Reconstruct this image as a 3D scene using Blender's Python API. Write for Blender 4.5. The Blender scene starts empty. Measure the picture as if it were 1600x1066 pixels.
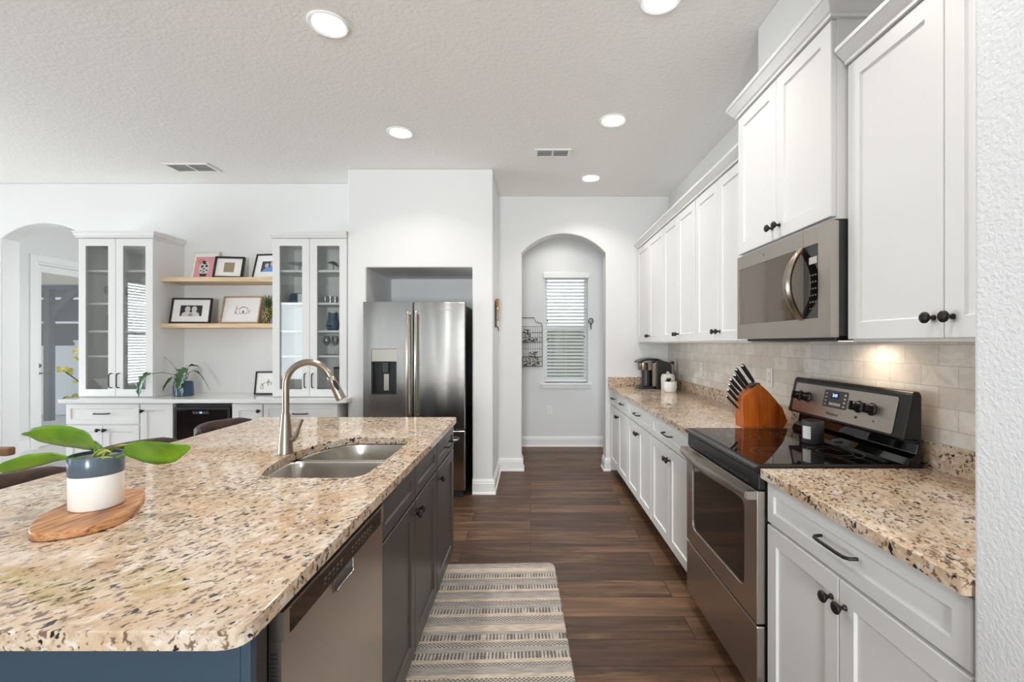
import bpy, bmesh, math, random
from mathutils import Vector, Matrix
from math import pi, sin, cos, radians

random.seed(7)
SC = bpy.context.scene
COL = SC.collection

# ------------------------------------------------------------------ camera
EYE = 1.372
cam_data = bpy.data.cameras.new('camera')
cam = bpy.data.objects.new('camera', cam_data)
COL.objects.link(cam)
cam.location = (0, 0, EYE)
cam.rotation_euler = (pi / 2, 0, 0)
cam_data.sensor_width = 36.0
cam_data.lens = 720 / 1600 * 36.0
cam_data.shift_x = -29 / 1600
cam_data.shift_y = 4 / 1600
cam_data.clip_start = 0.05
SC.camera = cam

# ------------------------------------------------------------------ sky, sun, daylight, exposure
SC.view_settings.view_transform = 'Standard'
SC.view_settings.look = 'None'
SC.view_settings.exposure = 0.26
SC.view_settings.gamma = 1.0
SC.view_settings.use_curve_mapping = False
SC.cycles.max_bounces = 10
SC.cycles.diffuse_bounces = 5
SC.cycles.glossy_bounces = 5
SC.cycles.transparent_max_bounces = 16
SC.cycles.caustics_reflective = False
SC.cycles.caustics_refractive = False
SC.cycles.sample_clamp_indirect = 6.0

world = bpy.data.worlds.new('sky')
SC.world = world
world.use_nodes = True
_bg = world.node_tree.nodes['Background']
_bg.inputs['Color'].default_value = (0.80, 0.90, 1.0, 1)
_bg.inputs['Strength'].default_value = 2.0

def lamp(name, kind, loc, rot, energy, color=(1, 1, 1), size=None, size_y=None, spread=None, parent=None):
    d = bpy.data.lights.new(name, kind)
    d.energy = energy
    d.color = color
    if kind == 'AREA':
        if size_y:
            d.shape = 'RECTANGLE'
            d.size = size
            d.size_y = size_y
        else:
            d.shape = 'DISK'
            d.size = size
        if spread:
            d.spread = spread
    elif kind == 'SUN':
        d.angle = radians(2)
    o = bpy.data.objects.new(name, d)
    o.location = loc
    o.rotation_euler = rot
    COL.objects.link(o)
    if parent:
        o.parent = parent
    return o

lamp('sun', 'SUN', (-8, 12, 9), (radians(-38), 0, radians(-25)), 2.2, (1, 0.96, 0.9))
# area lamps as daylight in unseen window openings, mostly added to brighten the rooms
DAY = (0.975, 0.985, 1.0)
UP = radians(90 + 36)    # tilted up to brighten the ceiling, added in place of bounce off paving
lamp('unseen_rear_daylight', 'AREA', (-6.4, -4.45, 1.45), (radians(90), 0, 0), 26, DAY, 1.1, 2.2)
lamp('unseen_rear_daylight', 'AREA', (-3.9, -4.95, 1.35), (UP, 0, 0), 9, DAY, 0.7, 2.2)  # unseen, placed to give the left fridge door a bright streak
lamp('unseen_rear_daylight', 'AREA', (-2.45, -4.95, 1.35), (UP, 0, 0), 7, DAY, 0.5, 2.2)  # unseen, placed to give the right fridge door a bright streak
lamp('unseen_rear_daylight', 'AREA', (-0.35, -4.95, 1.35), (UP, 0, 0), 350, DAY, 1.1, 2.2)  # main fill, added behind the camera clear of the fridge's reflection
lamp('unseen_side_daylight', 'AREA', (-7.4, -0.35, 1.55), (radians(90), 0, radians(-90)), 45, DAY, 1.3, 1.9)
lamp('unseen_side_daylight', 'AREA', (-7.85, 2.6, 1.15), (UP, 0, radians(-90)), 190, DAY, 2.4, 2.3)  # added outside the unseen slider to light the room from the left
lamp('added_entry_daylight', 'AREA', (-3.3, 6.15, 1.4), (radians(90), 0, radians(90)), 34, DAY, 1.6, 1.9)  # fill added to brighten the entry, through an unseen opening
lamp('added_hall_daylight', 'AREA', (2.72, 5.65, 1.5), (radians(90), 0, radians(90)), 8, DAY, 0.6, 1.6)  # fill added to brighten the hall from an unseen side

# ------------------------------------------------------------------ material helpers
def srgb(r, g, b):
    def f(c):
        c /= 255.0
        return c / 12.92 if c <= 0.04045 else ((c + 0.055) / 1.055) ** 2.4
    return (f(r), f(g), f(b), 1.0)

class NT:
    """small wrapper for writing node trees"""
    def __init__(self, name):
        self.m = bpy.data.materials.new(name)
        self.m.use_nodes = True
        self.t = self.m.node_tree
        self.n = self.t.nodes
        self.b = self.n['Principled BSDF']
        self.out = self.n['Material Output']
    def add(self, kind, **kw):
        n = self.n.new(kind)
        for k, v in kw.items():
            setattr(n, k, v)
        return n
    def set(self, node, key, v):
        if hasattr(v, 'is_output') or isinstance(v, bpy.types.NodeSocket):
            self.t.links.new(v, node.inputs[key])
        else:
            node.inputs[key].default_value = v
    def bs(self, **kw):
        for k, v in kw.items():
            self.set(self.b, k.replace('_', ' '), v)
        return self
    def coords(self, scale=(1, 1, 1), rot=(0, 0, 0), loc=(0, 0, 0), kind='Object'):
        tc = self.add('ShaderNodeTexCoord')
        mp = self.add('ShaderNodeMapping')
        self.t.links.new(tc.outputs[kind], mp.inputs['Vector'])
        mp.inputs['Scale'].default_value = scale
        mp.inputs['Rotation'].default_value = rot
        mp.inputs['Location'].default_value = loc
        return mp.outputs['Vector']
    def noise(self, vec, scale=1.0, detail=3.0, rough=0.5, dist=0.0):
        n = self.add('ShaderNodeTexNoise')
        self.set(n, 'Vector', vec)
        n.inputs['Scale'].default_value = scale
        n.inputs['Detail'].default_value = detail
        n.inputs['Roughness'].default_value = rough
        n.inputs['Distortion'].default_value = dist
        return n.outputs['Fac']
    def ramp(self, fac, stops, interp='LINEAR'):
        r = self.add('ShaderNodeValToRGB')
        r.color_ramp.interpolation = interp
        el = r.color_ramp.elements
        while len(el) < len(stops):
            el.new(0.5)
        for e, (p, c) in zip(el, stops):
            e.position = p
            e.color = c if len(c) == 4 else (*c, 1)
        self.set(r, 'Fac', fac)
        return r.outputs['Color']
    def mix(self, fac, a, b, mode='MIX'):
        n = self.add('ShaderNodeMix', data_type='RGBA', blend_type=mode)
        self.set(n, 0, fac)
        for idx, v in ((6, a), (7, b)):
            if isinstance(v, bpy.types.NodeSocket):
                self.t.links.new(v, n.inputs[idx])
            else:
                n.inputs[idx].default_value = v
        return n.outputs[2]
    def math(self, op, a, b=0.0, c=0.0):
        n = self.add('ShaderNodeMath', operation=op)
        for i, v in enumerate((a, b, c)):
            self.set(n, i, v)
        return n.outputs[0]
    def bump(self, height, strength=0.2, dist=0.01):
        n = self.add('ShaderNodeBump')
        n.inputs['Strength'].default_value = strength
        n.inputs['Distance'].default_value = dist
        self.set(n, 'Height', height)
        self.set(self.b, 'Normal', n.outputs['Normal'])
        return self

def plain(name, col, rough=0.5, metal=0.0, **kw):
    t = NT(name)
    t.bs(Base_Color=col, Roughness=rough, Metallic=metal)
    for k, v in kw.items():
        t.set(t.b, k.replace('_', ' '), v)
    return t.m

def textured_paint(name, col, scale, strength, rough=0.6):
    t = NT(name)
    t.bs(Base_Color=col, Roughness=rough)
    v = t.coords(kind='Object')
    h = t.noise(v, scale, 3.0, 0.55)
    t.bump(h, strength, 0.004)
    return t.m

M = {}
M['wall'] = textured_paint('wall_paint', srgb(232, 232, 232), 90, 0.10)
M['wall_rear'] = textured_paint('darkened_wall_paint', srgb(150, 144, 136), 90, 0.10)  # unseen rear wall, darkened so the fridge reflects grey
M['wall_rough'] = textured_paint('orange_peel_wall_paint', srgb(228, 229, 231), 110, 0.55)
M['ceiling'] = textured_paint('knockdown_ceiling_paint', srgb(248, 247, 244), 42, 0.9, 0.8)
M['trim'] = plain('white_trim', srgb(243, 243, 243), 0.35)
M['cab'] = plain('white_cabinet_paint', srgb(231, 231, 230), 0.32)
M['cab_in'] = plain('cabinet_interior', srgb(240, 242, 240), 0.5)
M['black'] = plain('matte_black_metal', srgb(30, 29, 29), 0.42, 0.3)
M['plastic'] = plain('black_plastic', srgb(24, 24, 25), 0.35)
M['plastic_soft'] = plain('charcoal_plastic', srgb(58, 58, 62), 0.4)
M['gloss'] = plain('black_glass', srgb(10, 10, 11), 0.04, 0.0, Specular_IOR_Level=0.6)
M['oven_glass'] = plain('dark_oven_glass', srgb(34, 28, 24), 0.06, 0.0, Specular_IOR_Level=0.8)
M['mirrored'] = plain('mirrored_dark_glass', srgb(128, 118, 110), 0.05, 0.75)
M['chrome'] = plain('polished_metal', srgb(200, 200, 200), 0.12, 1.0)
M['nickel'] = plain('brushed_nickel', srgb(158, 147, 134), 0.28, 1.0)
M['island_cool_daylight'] = plain('island_paint_cool_daylight', srgb(56, 73, 88), 0.4)  # same island paint as charcoal, with cool daylight put into the colour
M['charcoal'] = plain('charcoal_cabinet_paint', srgb(72, 67, 65), 0.34)
M['kick'] = plain('shaded_toe_kick', srgb(46, 40, 36), 0.6)  # shade of the recess put into the colour of the kick
M['white_ceramic'] = plain('white_ceramic', srgb(240, 240, 238), 0.3)
M['matt_white'] = plain('matt_white', srgb(236, 236, 234), 0.6)
M['blue_ceramic'] = plain('slate_blue_glaze', srgb(82, 96, 110), 0.22)
M['blue_pot'] = plain('ribbed_blue_glaze', srgb(48, 74, 98), 0.2)
M['soil'] = plain('potting_soil', srgb(52, 40, 32), 0.95)
M['quartz'] = plain('white_quartz', srgb(238, 238, 238), 0.12)
M['hedge'] = textured_paint('clipped_hedge_green', srgb(92, 100, 78), 30, 0.6, 0.9)
M['gold'] = plain('antique_gold', srgb(196, 160, 88), 0.4, 0.4)
M['mat_board'] = plain('white_mat_board', srgb(240, 238, 236), 0.7)
M['frame_black'] = plain('black_picture_frame', srgb(22, 20, 20), 0.4)
M['frame_pale'] = plain('pale_picture_frame', srgb(226, 224, 214), 0.5)
M['plate'] = plain('white_plastic', srgb(238, 238, 236), 0.4)
M['vent_dark'] = plain('shadowed_duct', srgb(92, 92, 92), 0.7)
M['blue_grey'] = plain('blue_grey_glaze', srgb(74, 92, 112), 0.35)
M['fence'] = plain('white_vinyl', srgb(226, 228, 236), 0.5)
M['post'] = plain('dark_bronze_post', srgb(70, 72, 84), 0.5)
M['paver'] = plain('pale_deck_pavers', srgb(206, 206, 204), 0.8)
M['soffit'] = plain('beige_soffit', srgb(236, 224, 206), 0.7)
M['purple'] = plain('lavender_glaze', srgb(120, 108, 168), 0.4)
M['neutral_fabric'] = plain('grey_upholstery', srgb(150, 146, 140), 0.9)

def emit(name, col, s):
    t = NT(name)
    t.bs(Base_Color=(0, 0, 0, 1), Emission_Color=col, Emission_Strength=s)
    return t.m
M['lamp'] = emit('lit_lamp_lens', (1.0, 0.97, 0.92, 1), 9.0)
M['task_lamp'] = emit('warm_task_lamp', (1.0, 0.82, 0.62, 1), 3.0)
M['blue_led'] = emit('blue_display', (0.25, 0.4, 1.0, 1), 3.0)
M['pale_led'] = plain('printed_legend', srgb(190, 186, 180), 0.5)
M['grey_print'] = plain('grey_print', srgb(96, 92, 88), 0.5)

def glass(name, tint, gloss=0.10, rough=0.0):
    t = NT(name)
    tr = t.add('ShaderNodeBsdfTransparent')
    tr.inputs['Color'].default_value = tint
    gl = t.add('ShaderNodeBsdfGlossy')
    gl.inputs['Roughness'].default_value = rough
    lw = t.add('ShaderNodeLayerWeight')
    lw.inputs['Blend'].default_value = 0.35
    f = t.math('MULTIPLY_ADD', lw.outputs['Fresnel'], 0.45, gloss)
    mx = t.add('ShaderNodeMixShader')
    t.t.links.new(f, mx.inputs[0])
    t.t.links.new(tr.outputs[0], mx.inputs[1])
    t.t.links.new(gl.outputs[0], mx.inputs[2])
    t.t.links.new(mx.outputs[0], t.out.inputs['Surface'])
    return t.m
M['glass'] = glass('window_glass', (0.96, 0.98, 0.98, 1), 0.03)
M['cab_glass'] = glass('cabinet_glass', (0.98, 0.99, 0.985, 1), 0.05)
M['stemware'] = glass('stemware_glass', (0.86, 0.88, 0.88, 1), 0.10)
M['screen'] = glass('insect_screen', (0.30, 0.30, 0.33, 1), 0.0, 0.9)

def steel(name, col, rough, wave=0.0):
    t = NT(name)
    t.bs(Base_Color=col, Metallic=1.0, Roughness=rough)
    v = t.coords(scale=(2.5, 2.5, 0.35))
    w = t.noise(v, 2.0, 1.0)
    v2 = t.coords(scale=(3, 3, 400))
    b = t.noise(v2, 3.0, 2.0)
    if wave:
        t.bump(t.math('ADD', t.math('MULTIPLY', w, wave), t.math('MULTIPLY', b, 0.004)), 1.0, 0.02)
    r = t.math('MULTIPLY_ADD', b, 0.08, rough - 0.04)
    t.bs(Roughness=r)
    return t.m
M['steel'] = steel('stainless_steel', srgb(172, 168, 163), 0.20, 0.45)
M['steel_flat'] = steel('brushed_steel_panel', srgb(190, 182, 174), 0.3, 0.0)
M['steel_sink'] = plain('satin_sink_steel', srgb(200, 196, 190), 0.24, 1.0)

def granite():
    t = NT('speckled_granite')
    v = t.coords()
    def grain(scale, loc):
        """coordinates stretched along the slab's flow direction"""
        a = t.coords(rot=(0, 0, radians(-62)), loc=loc)
        mp = t.add('ShaderNodeMapping')
        t.t.links.new(a, mp.inputs['Vector'])
        mp.inputs['Scale'].default_value = scale
        return mp.outputs['Vector']
    cloud = t.noise(v, 4.5, 3.0, 0.6)
    base = t.ramp(cloud, [(0.30, srgb(218, 203, 188)), (0.50, srgb(210, 188, 164)), (0.70, srgb(198, 165, 130))])
    mid = t.noise(grain((0.6, 1.0, 0.8), (1, 2, 0)), 62.0, 3.0, 0.6)
    base = t.mix(t.ramp(mid, [(0.48, (0, 0, 0)), (0.64, (0.7, 0.7, 0.7))]), base, srgb(176, 148, 124))
    pale = t.noise(grain((0.6, 1.0, 0.9), (5, 1, 3)), 60.0, 2.0, 0.5)
    base = t.mix(t.ramp(pale, [(0.54, (0, 0, 0)), (0.68, (0.7, 0.7, 0.7))]), base, srgb(230, 222, 212))
    clus = t.noise(v, 8.0, 2.0, 0.5)
    speck = t.noise(grain((0.58, 1.0, 0.75), (0, 0, 0)), 84.0, 2.6, 0.62, 0.3)
    s2 = t.math('ADD', speck, t.math('MULTIPLY', t.math('SUBTRACT', clus, 0.5), 0.20))
    base = t.mix(t.ramp(s2, [(0.560, (0, 0, 0)), (0.625, (0.85, 0.85, 0.85))]), base, srgb(98, 76, 64))
    big = t.noise(grain((0.6, 1.0, 0.8), (3, 1, 2)), 66.0, 2.4, 0.56, 0.4)
    b2 = t.math('ADD', big, t.math('MULTIPLY', t.math('SUBTRACT', clus, 0.5), 0.16))
    base = t.mix(t.ramp(b2, [(0.612, (0, 0, 0)), (0.66, (1, 1, 1))]), base, srgb(44, 38, 36))
    t.bs(Base_Color=base, Roughness=0.06, Specular_IOR_Level=0.42)
    return t.m
M['granite'] = granite()

def planks():
    t = NT('dark_wood_planks')
    v = t.coords()
    br = t.add('ShaderNodeTexBrick')
    t.set(br, 'Vector', v)
    br.offset = 0.37
    br.inputs['Color1'].default_value = (0, 0, 0, 1)
    br.inputs['Color2'].default_value = (1, 1, 1, 1)
    br.inputs['Mortar'].default_value = (0.5, 0.5, 0.5, 1)
    br.inputs['Scale'].default_value = 1.0
    br.inputs['Mortar Size'].default_value = 0.002
    br.inputs['Mortar Smooth'].default_value = 0.1
    br.inputs['Bias'].default_value = 0.0
    br.inputs['Brick Width'].default_value = 1.22
    br.inputs['Row Height'].default_value = 0.178
    tone = t.noise(t.coords(scale=(0.5, 5.6, 1)), 1.0, 0.0)
    rnd = br.outputs['Color']
    sh = t.add('ShaderNodeVectorMath', operation='MULTIPLY_ADD')
    t.t.links.new(rnd, sh.inputs[0])
    sh.inputs[1].default_value = (7.3, 3.1, 0)
    t.t.links.new(t.coords(scale=(1.1, 9.0, 1)), sh.inputs[2])
    grain = t.noise(sh.outputs[0], 1.6, 7.0, 0.62, 0.8)
    sh2 = t.add('ShaderNodeVectorMath', operation='MULTIPLY_ADD')
    t.t.links.new(rnd, sh2.inputs[0])
    sh2.inputs[1].default_value = (2.3, 5.1, 0)
    t.t.links.new(t.coords(scale=(2.0, 60.0, 1)), sh2.inputs[2])
    fine = t.noise(sh2.outputs[0], 1.5, 4.0, 0.6, 0.3)
    c = t.ramp(grain, [(0.30, srgb(54, 38, 28)), (0.45, srgb(86, 61, 44)), (0.58, srgb(112, 83, 61)), (0.74, srgb(146, 113, 86))])
    c = t.mix(t.ramp(rnd, [(0.0, (0.6, 0.6, 0.6)), (0.4, (0, 0, 0)), (1.0, (0, 0, 0))]), c, srgb(66, 46, 33))
    c = t.mix(t.ramp(rnd, [(0.55, (0, 0, 0)), (1.0, (0.42, 0.42, 0.42))]), c, srgb(150, 115, 86))
    c = t.mix(t.ramp(fine, [(0.35, (0.28, 0.28, 0.28)), (0.6, (0, 0, 0))]), c, srgb(40, 27, 20))
    c = t.mix(br.outputs['Fac'], c, srgb(30, 20, 14))
    t.bs(Base_Color=c, Roughness=t.math('MULTIPLY_ADD', fine, 0.15, 0.36), Specular_IOR_Level=0.3)
    t.bump(t.math('SUBTRACT', t.math('MULTIPLY', fine, 0.15), br.outputs['Fac']), 0.25, 0.002)
    return t.m
M['floor'] = planks()
M['floor_entry'] = plain('pale_entry_floor', srgb(222, 220, 216), 0.25)  # one plain pale colour for the entry floor

def wood(name, c0, c1, c2, axis=0, scale=1.0, rough=0.45, dist=0.9):
    t = NT(name)
    s = [14 * scale] * 3
    s[axis] = 1.6 * scale
    v = t.coords(scale=tuple(s))
    g = t.noise(v, 1.5, 5.0, 0.6, dist)
    t.bs(Base_Color=t.ramp(g, [(0.3, c0), (0.5, c1), (0.72, c2)]), Roughness=rough)
    return t.m
M['oak'] = wood('pale_oak', srgb(206, 172, 136), srgb(226, 196, 160), srgb(238, 214, 184), 0)
M['oak_frame'] = wood('light_wood_frame', srgb(150, 126, 98), srgb(178, 152, 120), srgb(196, 172, 140), 0, 2)
M['olive'] = wood('olive_wood', srgb(84, 48, 26), srgb(180, 124, 78), srgb(216, 170, 122), 1, 1.3, 0.45, 2.4)
M['block'] = wood('amber_wood', srgb(150, 70, 16), srgb(184, 92, 24), srgb(204, 112, 38), 2, 1.5, 0.32)
M['walnut'] = wood('dark_brown_leather', srgb(48, 34, 30), srgb(66, 48, 42), srgb(84, 62, 54), 1, 1.0, 0.4)
M['redwood'] = wood('reddish_brown_wood', srgb(96, 64, 46), srgb(128, 90, 66), srgb(150, 110, 84), 0, 1.0, 0.4)

def tile():
    t = NT('marble_subway_tile')
    tc = t.add('ShaderNodeTexCoord')
    sp = t.add('ShaderNodeSeparateXYZ')
    t.t.links.new(tc.outputs['Object'], sp.inputs[0])
    cb = t.add('ShaderNodeCombineXYZ')
    t.t.links.new(sp.outputs['Y'], cb.inputs['X'])
    t.t.links.new(sp.outputs['Z'], cb.inputs['Y'])
    br = t.add('ShaderNodeTexBrick')
    t.t.links.new(cb.outputs[0], br.inputs['Vector'])
    br.offset = 0.5
    br.inputs['Color1'].default_value = (0, 0, 0, 1)
    br.inputs['Color2'].default_value = (1, 1, 1, 1)
    br.inputs['Mortar'].default_value = (0.5, 0.5, 0.5, 1)
    br.inputs['Scale'].default_value = 1.0
    br.inputs['Mortar Size'].default_value = 0.0016
    br.inputs['Mortar Smooth'].default_value = 0.2
    br.inputs['Brick Width'].default_value = 0.152
    br.inputs['Row Height'].default_value = 0.076
    v = t.coords()
    vein = t.noise(v, 9.0, 6.0, 0.65, 1.5)
    c = t.ramp(vein, [(0.25, srgb(206, 198, 188)), (0.5, srgb(232, 227, 220)), (0.75, srgb(242, 239, 234))])
    c = t.mix(t.math('MULTIPLY', br.outputs['Color'], 0.6), c, srgb(208, 199, 188))
    c = t.mix(br.outputs['Fac'], c, srgb(196, 190, 182))
    t.bs(Base_Color=c, Roughness=0.12)
    t.bump(t.math('MULTIPLY', br.outputs['Fac'], -1.0), 0.3, 0.002)
    return t.m
M['tile'] = tile()

def mat_fabric():
    t = NT('striped_woven_mat')
    tc = t.add('ShaderNodeTexCoord')
    sp = t.add('ShaderNodeSeparateXYZ')
    t.t.links.new(tc.outputs['Object'], sp.inputs[0])
    X, Y = sp.outputs['X'], sp.outputs['Y']
    per = 0.56
    f = t.math('FRACT', t.math('MULTIPLY', Y, 1 / per))
    cream, pale, grey = srgb(214, 197, 178), srgb(200, 191, 181), srgb(174, 167, 161)
    base = t.ramp(f, [(0.0, grey), (0.075, pale), (0.12, cream), (0.16, pale), (0.235, grey), (0.30, pale), (0.36, cream), (0.385, pale), (0.46, grey), (0.50, cream), (0.585, grey), (0.64, pale), (0.71, cream), (0.755, pale), (0.83, grey), (0.885, pale), (0.955, cream)], 'CONSTANT')
    mask_dots = t.ramp(f, [(0, (0, 0, 0)), (0.075, (1, 1, 1)), (0.12, (0, 0, 0)), (0.30, (1, 1, 1)), (0.36, (0, 0, 0)), (0.64, (1, 1, 1)), (0.71, (0, 0, 0)), (0.885, (1, 1, 1)), (0.955, (0, 0, 0))], 'CONSTANT')
    mask_block = t.ramp(f, [(0, (0, 0, 0)), (0.16, (1, 1, 1)), (0.235, (0, 0, 0)), (0.385, (1, 1, 1)), (0.46, (0, 0, 0)), (0.755, (1, 1, 1)), (0.83, (0, 0, 0))], 'CONSTANT')
    sx = t.math('SINE', t.math('MULTIPLY', X, 2 * pi / 0.019))
    sy = t.math('SINE', t.math('MULTIPLY', Y, 2 * pi / 0.016))
    dots = t.math('GREATER_THAN', t.math('MULTIPLY', sx, sy), 0.02)
    bx = t.math('SINE', t.math('MULTIPLY', X, 2 * pi / 0.016))
    wob = t.noise(t.coords(scale=(26, 6, 1)), 1.0, 1.0)
    blocks = t.math('GREATER_THAN', t.math('ADD', bx, t.math('MULTIPLY', t.math('SUBTRACT', wob, 0.5), 5.0)), 0.0)
    streak = t.noise(t.coords(scale=(14, 150, 1)), 1.0, 4.0)
    c = t.mix(t.ramp(streak, [(0.42, (0, 0, 0)), (0.62, (0.5, 0.5, 0.5))]), base, srgb(112, 106, 102))
    c = t.mix(t.math('MULTIPLY', t.math('MULTIPLY', mask_dots, dots), 0.9), c, srgb(84, 78, 74))
    c = t.mix(t.math('MULTIPLY', t.math('MULTIPLY', mask_block, blocks), 0.85), c, srgb(80, 75, 72))
    t.bs(Base_Color=c, Roughness=0.85)
    w = t.noise(t.coords(scale=(300, 300, 1)), 1.0, 1.0)
    t.bump(w, 0.3, 0.002)
    return t.m
M['mat'] = mat_fabric()

def leaf_mat(name, a, b, rough=0.35):
    t = NT(name)
    n = t.noise(t.coords(), 14.0, 3.0)
    t.bs(Base_Color=t.ramp(n, [(0.3, a), (0.7, b)]), Roughness=rough, Subsurface_Weight=0.0)
    return t.m
M['leaf'] = leaf_mat('bright_green_leaf', srgb(70, 112, 16), srgb(112, 152, 30))
M['leaf_young'] = leaf_mat('yellow_green_shoot', srgb(150, 170, 70), srgb(196, 200, 110))
M['leaf_deep'] = leaf_mat('deep_green_leaf', srgb(30, 62, 32), srgb(62, 100, 44), 0.3)
M['leaf_var'] = leaf_mat('variegated_leaf', srgb(96, 120, 50), srgb(236, 224, 130), 0.4)
M['leaf_pine'] = leaf_mat('pineapple_crown', srgb(44, 66, 36), srgb(84, 108, 58), 0.5)
M['stem'] = plain('green_stem', srgb(92, 122, 46), 0.5)
M['stem_brown'] = plain('brown_stem', srgb(88, 70, 52), 0.7)

def pineapple_mat():
    t = NT('pineapple_rind')
    v = t.add('ShaderNodeTexVoronoi')
    t.set(v, 'Vector', t.coords(scale=(1, 1, 1)))
    v.inputs['Scale'].default_value = 70
    t.bs(Base_Color=t.ramp(v.outputs['Distance'], [(0.2, srgb(196, 172, 84)), (0.45, srgb(112, 104, 46)), (0.6, srgb(40, 46, 24))]), Roughness=0.6)
    return t.m
M['pineapple'] = pineapple_mat()

# ------------------------------------------------------------------ geometry helpers
class MB:
    """collects shapes, built as one mesh"""
    def __init__(self):
        self.v, self.f, self.s = [], [], []
        self.x = Matrix.Identity(4)
    def at(self, loc=(0, 0, 0), rot=(0, 0, 0)):
        from mathutils import Euler
        self.x = Matrix.Translation(loc) @ Euler(rot).to_matrix().to_4x4()
        return self
    def add(self, verts, faces, smooth=False):
        o = len(self.v)
        self.v += [self.x @ Vector(p) for p in verts]
        for f in faces:
            self.f.append([i + o for i in f])
            self.s.append(smooth)
        return self
    def box(self, a, b):
        (x0, y0, z0), (x1, y1, z1) = a, b
        x0, x1 = sorted((x0, x1)); y0, y1 = sorted((y0, y1)); z0, z1 = sorted((z0, z1))
        vs = [(x0, y0, z0), (x1, y0, z0), (x1, y1, z0), (x0, y1, z0), (x0, y0, z1), (x1, y0, z1), (x1, y1, z1), (x0, y1, z1)]
        return self.add(vs, [(0, 3, 2, 1), (4, 5, 6, 7), (0, 1, 5, 4), (1, 2, 6, 5), (2, 3, 7, 6), (3, 0, 4, 7)])
    def prism(self, pts, h0, h1, plane='XY'):
        def m(p, h):
            if plane == 'XY': return (p[0], p[1], h)
            if plane == 'XZ': return (p[0], h, p[1])
            return (h, p[0], p[1])
        n = len(pts)
        vs = [m(p, h0) for p in pts] + [m(p, h1) for p in pts]
        fs = [list(range(n))[::-1], list(range(n, 2 * n))] + [(i, (i + 1) % n, n + (i + 1) % n, n + i) for i in range(n)]
        return self.add(vs, fs)
    def lathe(self, prof, n=24, cap=True):
        """profile of (radius, z) about the local z axis"""
        vs, fs = [], []
        for r, z in prof:
            for k in range(n):
                a = 2 * pi * k / n
                vs.append((r * cos(a), r * sin(a), z))
        for i in range(len(prof) - 1):
            for k in range(n):
                k2 = (k + 1) % n
                fs.append((i * n + k, i * n + k2, (i + 1) * n + k2, (i + 1) * n + k))
        if cap:
            fs.append(list(range(n))[::-1])
            fs.append(list(range((len(prof) - 1) * n, len(prof) * n)))
        return self.add(vs, fs, True)
    def rod(self, a, b, r, r2=None, n=12):
        a, b = Vector(a), Vector(b)
        return self.tube([a, b], [r, r if r2 is None else r2], n)
    def tube(self, pts, r, n=10, closed=False):
        pts = [Vector(p) for p in pts]
        rs = r if isinstance(r, (list, tuple)) else [r] * len(pts)
        vs, fs = [], []
        up = None
        N = len(pts)
        for i, p in enumerate(pts):
            if closed:
                d = (pts[(i + 1) % N] - pts[i - 1]).normalized()
            else:
                d = (pts[min(i + 1, N - 1)] - pts[max(i - 1, 0)]).normalized()
            if up is None:
                up = d.orthogonal().normalized()
            else:
                up = (up - d * up.dot(d))
                up = up.normalized() if up.length > 1e-6 else d.orthogonal().normalized()
            s = d.cross(up)
            for k in range(n):
                a = 2 * pi * k / n
                vs.append(p + (up * cos(a) + s * sin(a)) * rs[i])
        rng = N if closed else N - 1
        for i in range(rng):
            j = (i + 1) % N
            for k in range(n):
                k2 = (k + 1) % n
                fs.append((i * n + k, i * n + k2, j * n + k2, j * n + k))
        if not closed:
            fs.append(list(range(n))[::-1])
            fs.append(list(range((N - 1) * n, N * n)))
        return self.add(vs, fs, True)
    def build(self, name, mat, parent=None, bevel=0.0, seg=2, loc=None, label=None, angle=40, solid=0.0, subsurf=0):
        me = bpy.data.meshes.new(name)
        me.from_pydata([tuple(p) for p in self.v], [], self.f)
        me.update()
        bm = bmesh.new()
        bm.from_mesh(me)
        bmesh.ops.recalc_face_normals(bm, faces=bm.faces) if not solid else None
        bm.to_mesh(me)
        bm.free()
        for p, s in zip(me.polygons, self.s):
            p.use_smooth = s
        me.materials.append(M[mat] if isinstance(mat, str) else mat)
        o = bpy.data.objects.new(name, me)
        COL.objects.link(o)
        if parent:
            o.parent = parent
        if loc:
            o.location = loc
        if any(self.s):
            md = o.modifiers.new('edge', 'EDGE_SPLIT')
            md.split_angle = radians(45)
        if bevel:
            md = o.modifiers.new('bevel', 'BEVEL')
            md.width = bevel
            md.segments = seg
            md.limit_method = 'ANGLE'
            md.angle_limit = radians(angle)
            md.harden_normals = False
        if solid:
            md = o.modifiers.new('thick', 'SOLIDIFY')
            md.thickness = solid
            md.offset = 0
        if subsurf:
            md = o.modifiers.new('sub', 'SUBSURF')
            md.levels = md.render_levels = subsurf
        if label:
            o['label'] = label
        return o

def tag(o, label, cat, group=None, kind=None):
    o['label'] = label
    o['category'] = cat
    if group: o['group'] = group
    if kind: o['kind'] = kind
    return o

def thing(name, label, cat, loc=(0, 0, 0), rz=0.0, group=None):
    o = bpy.data.objects.new(name, None)
    COL.objects.link(o)
    o.empty_display_size = 0.1
    o.location = loc
    o.rotation_euler = (0, 0, rz)
    return tag(o, label, cat, group)

def structure(name, mb, mat, bevel=0.0, seg=2, angle=40):
    o = mb.build(name, mat, bevel=bevel, seg=seg, angle=angle)
    o['kind'] = 'structure'
    return o

def copy_thing(src, loc=None, rz=None, label=None, group=None):
    def rec(o, parent):
        c = o.copy()
        COL.objects.link(c)
        if parent: c.parent = parent
        for ch in list(o.children):
            rec(ch, c)
        return c
    c = rec(src, None)
    if loc is not None: c.location = loc
    if rz is not None: c.rotation_euler = (0, 0, rz)
    if label: c['label'] = label
    if group: c['group'] = group
    return c

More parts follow.
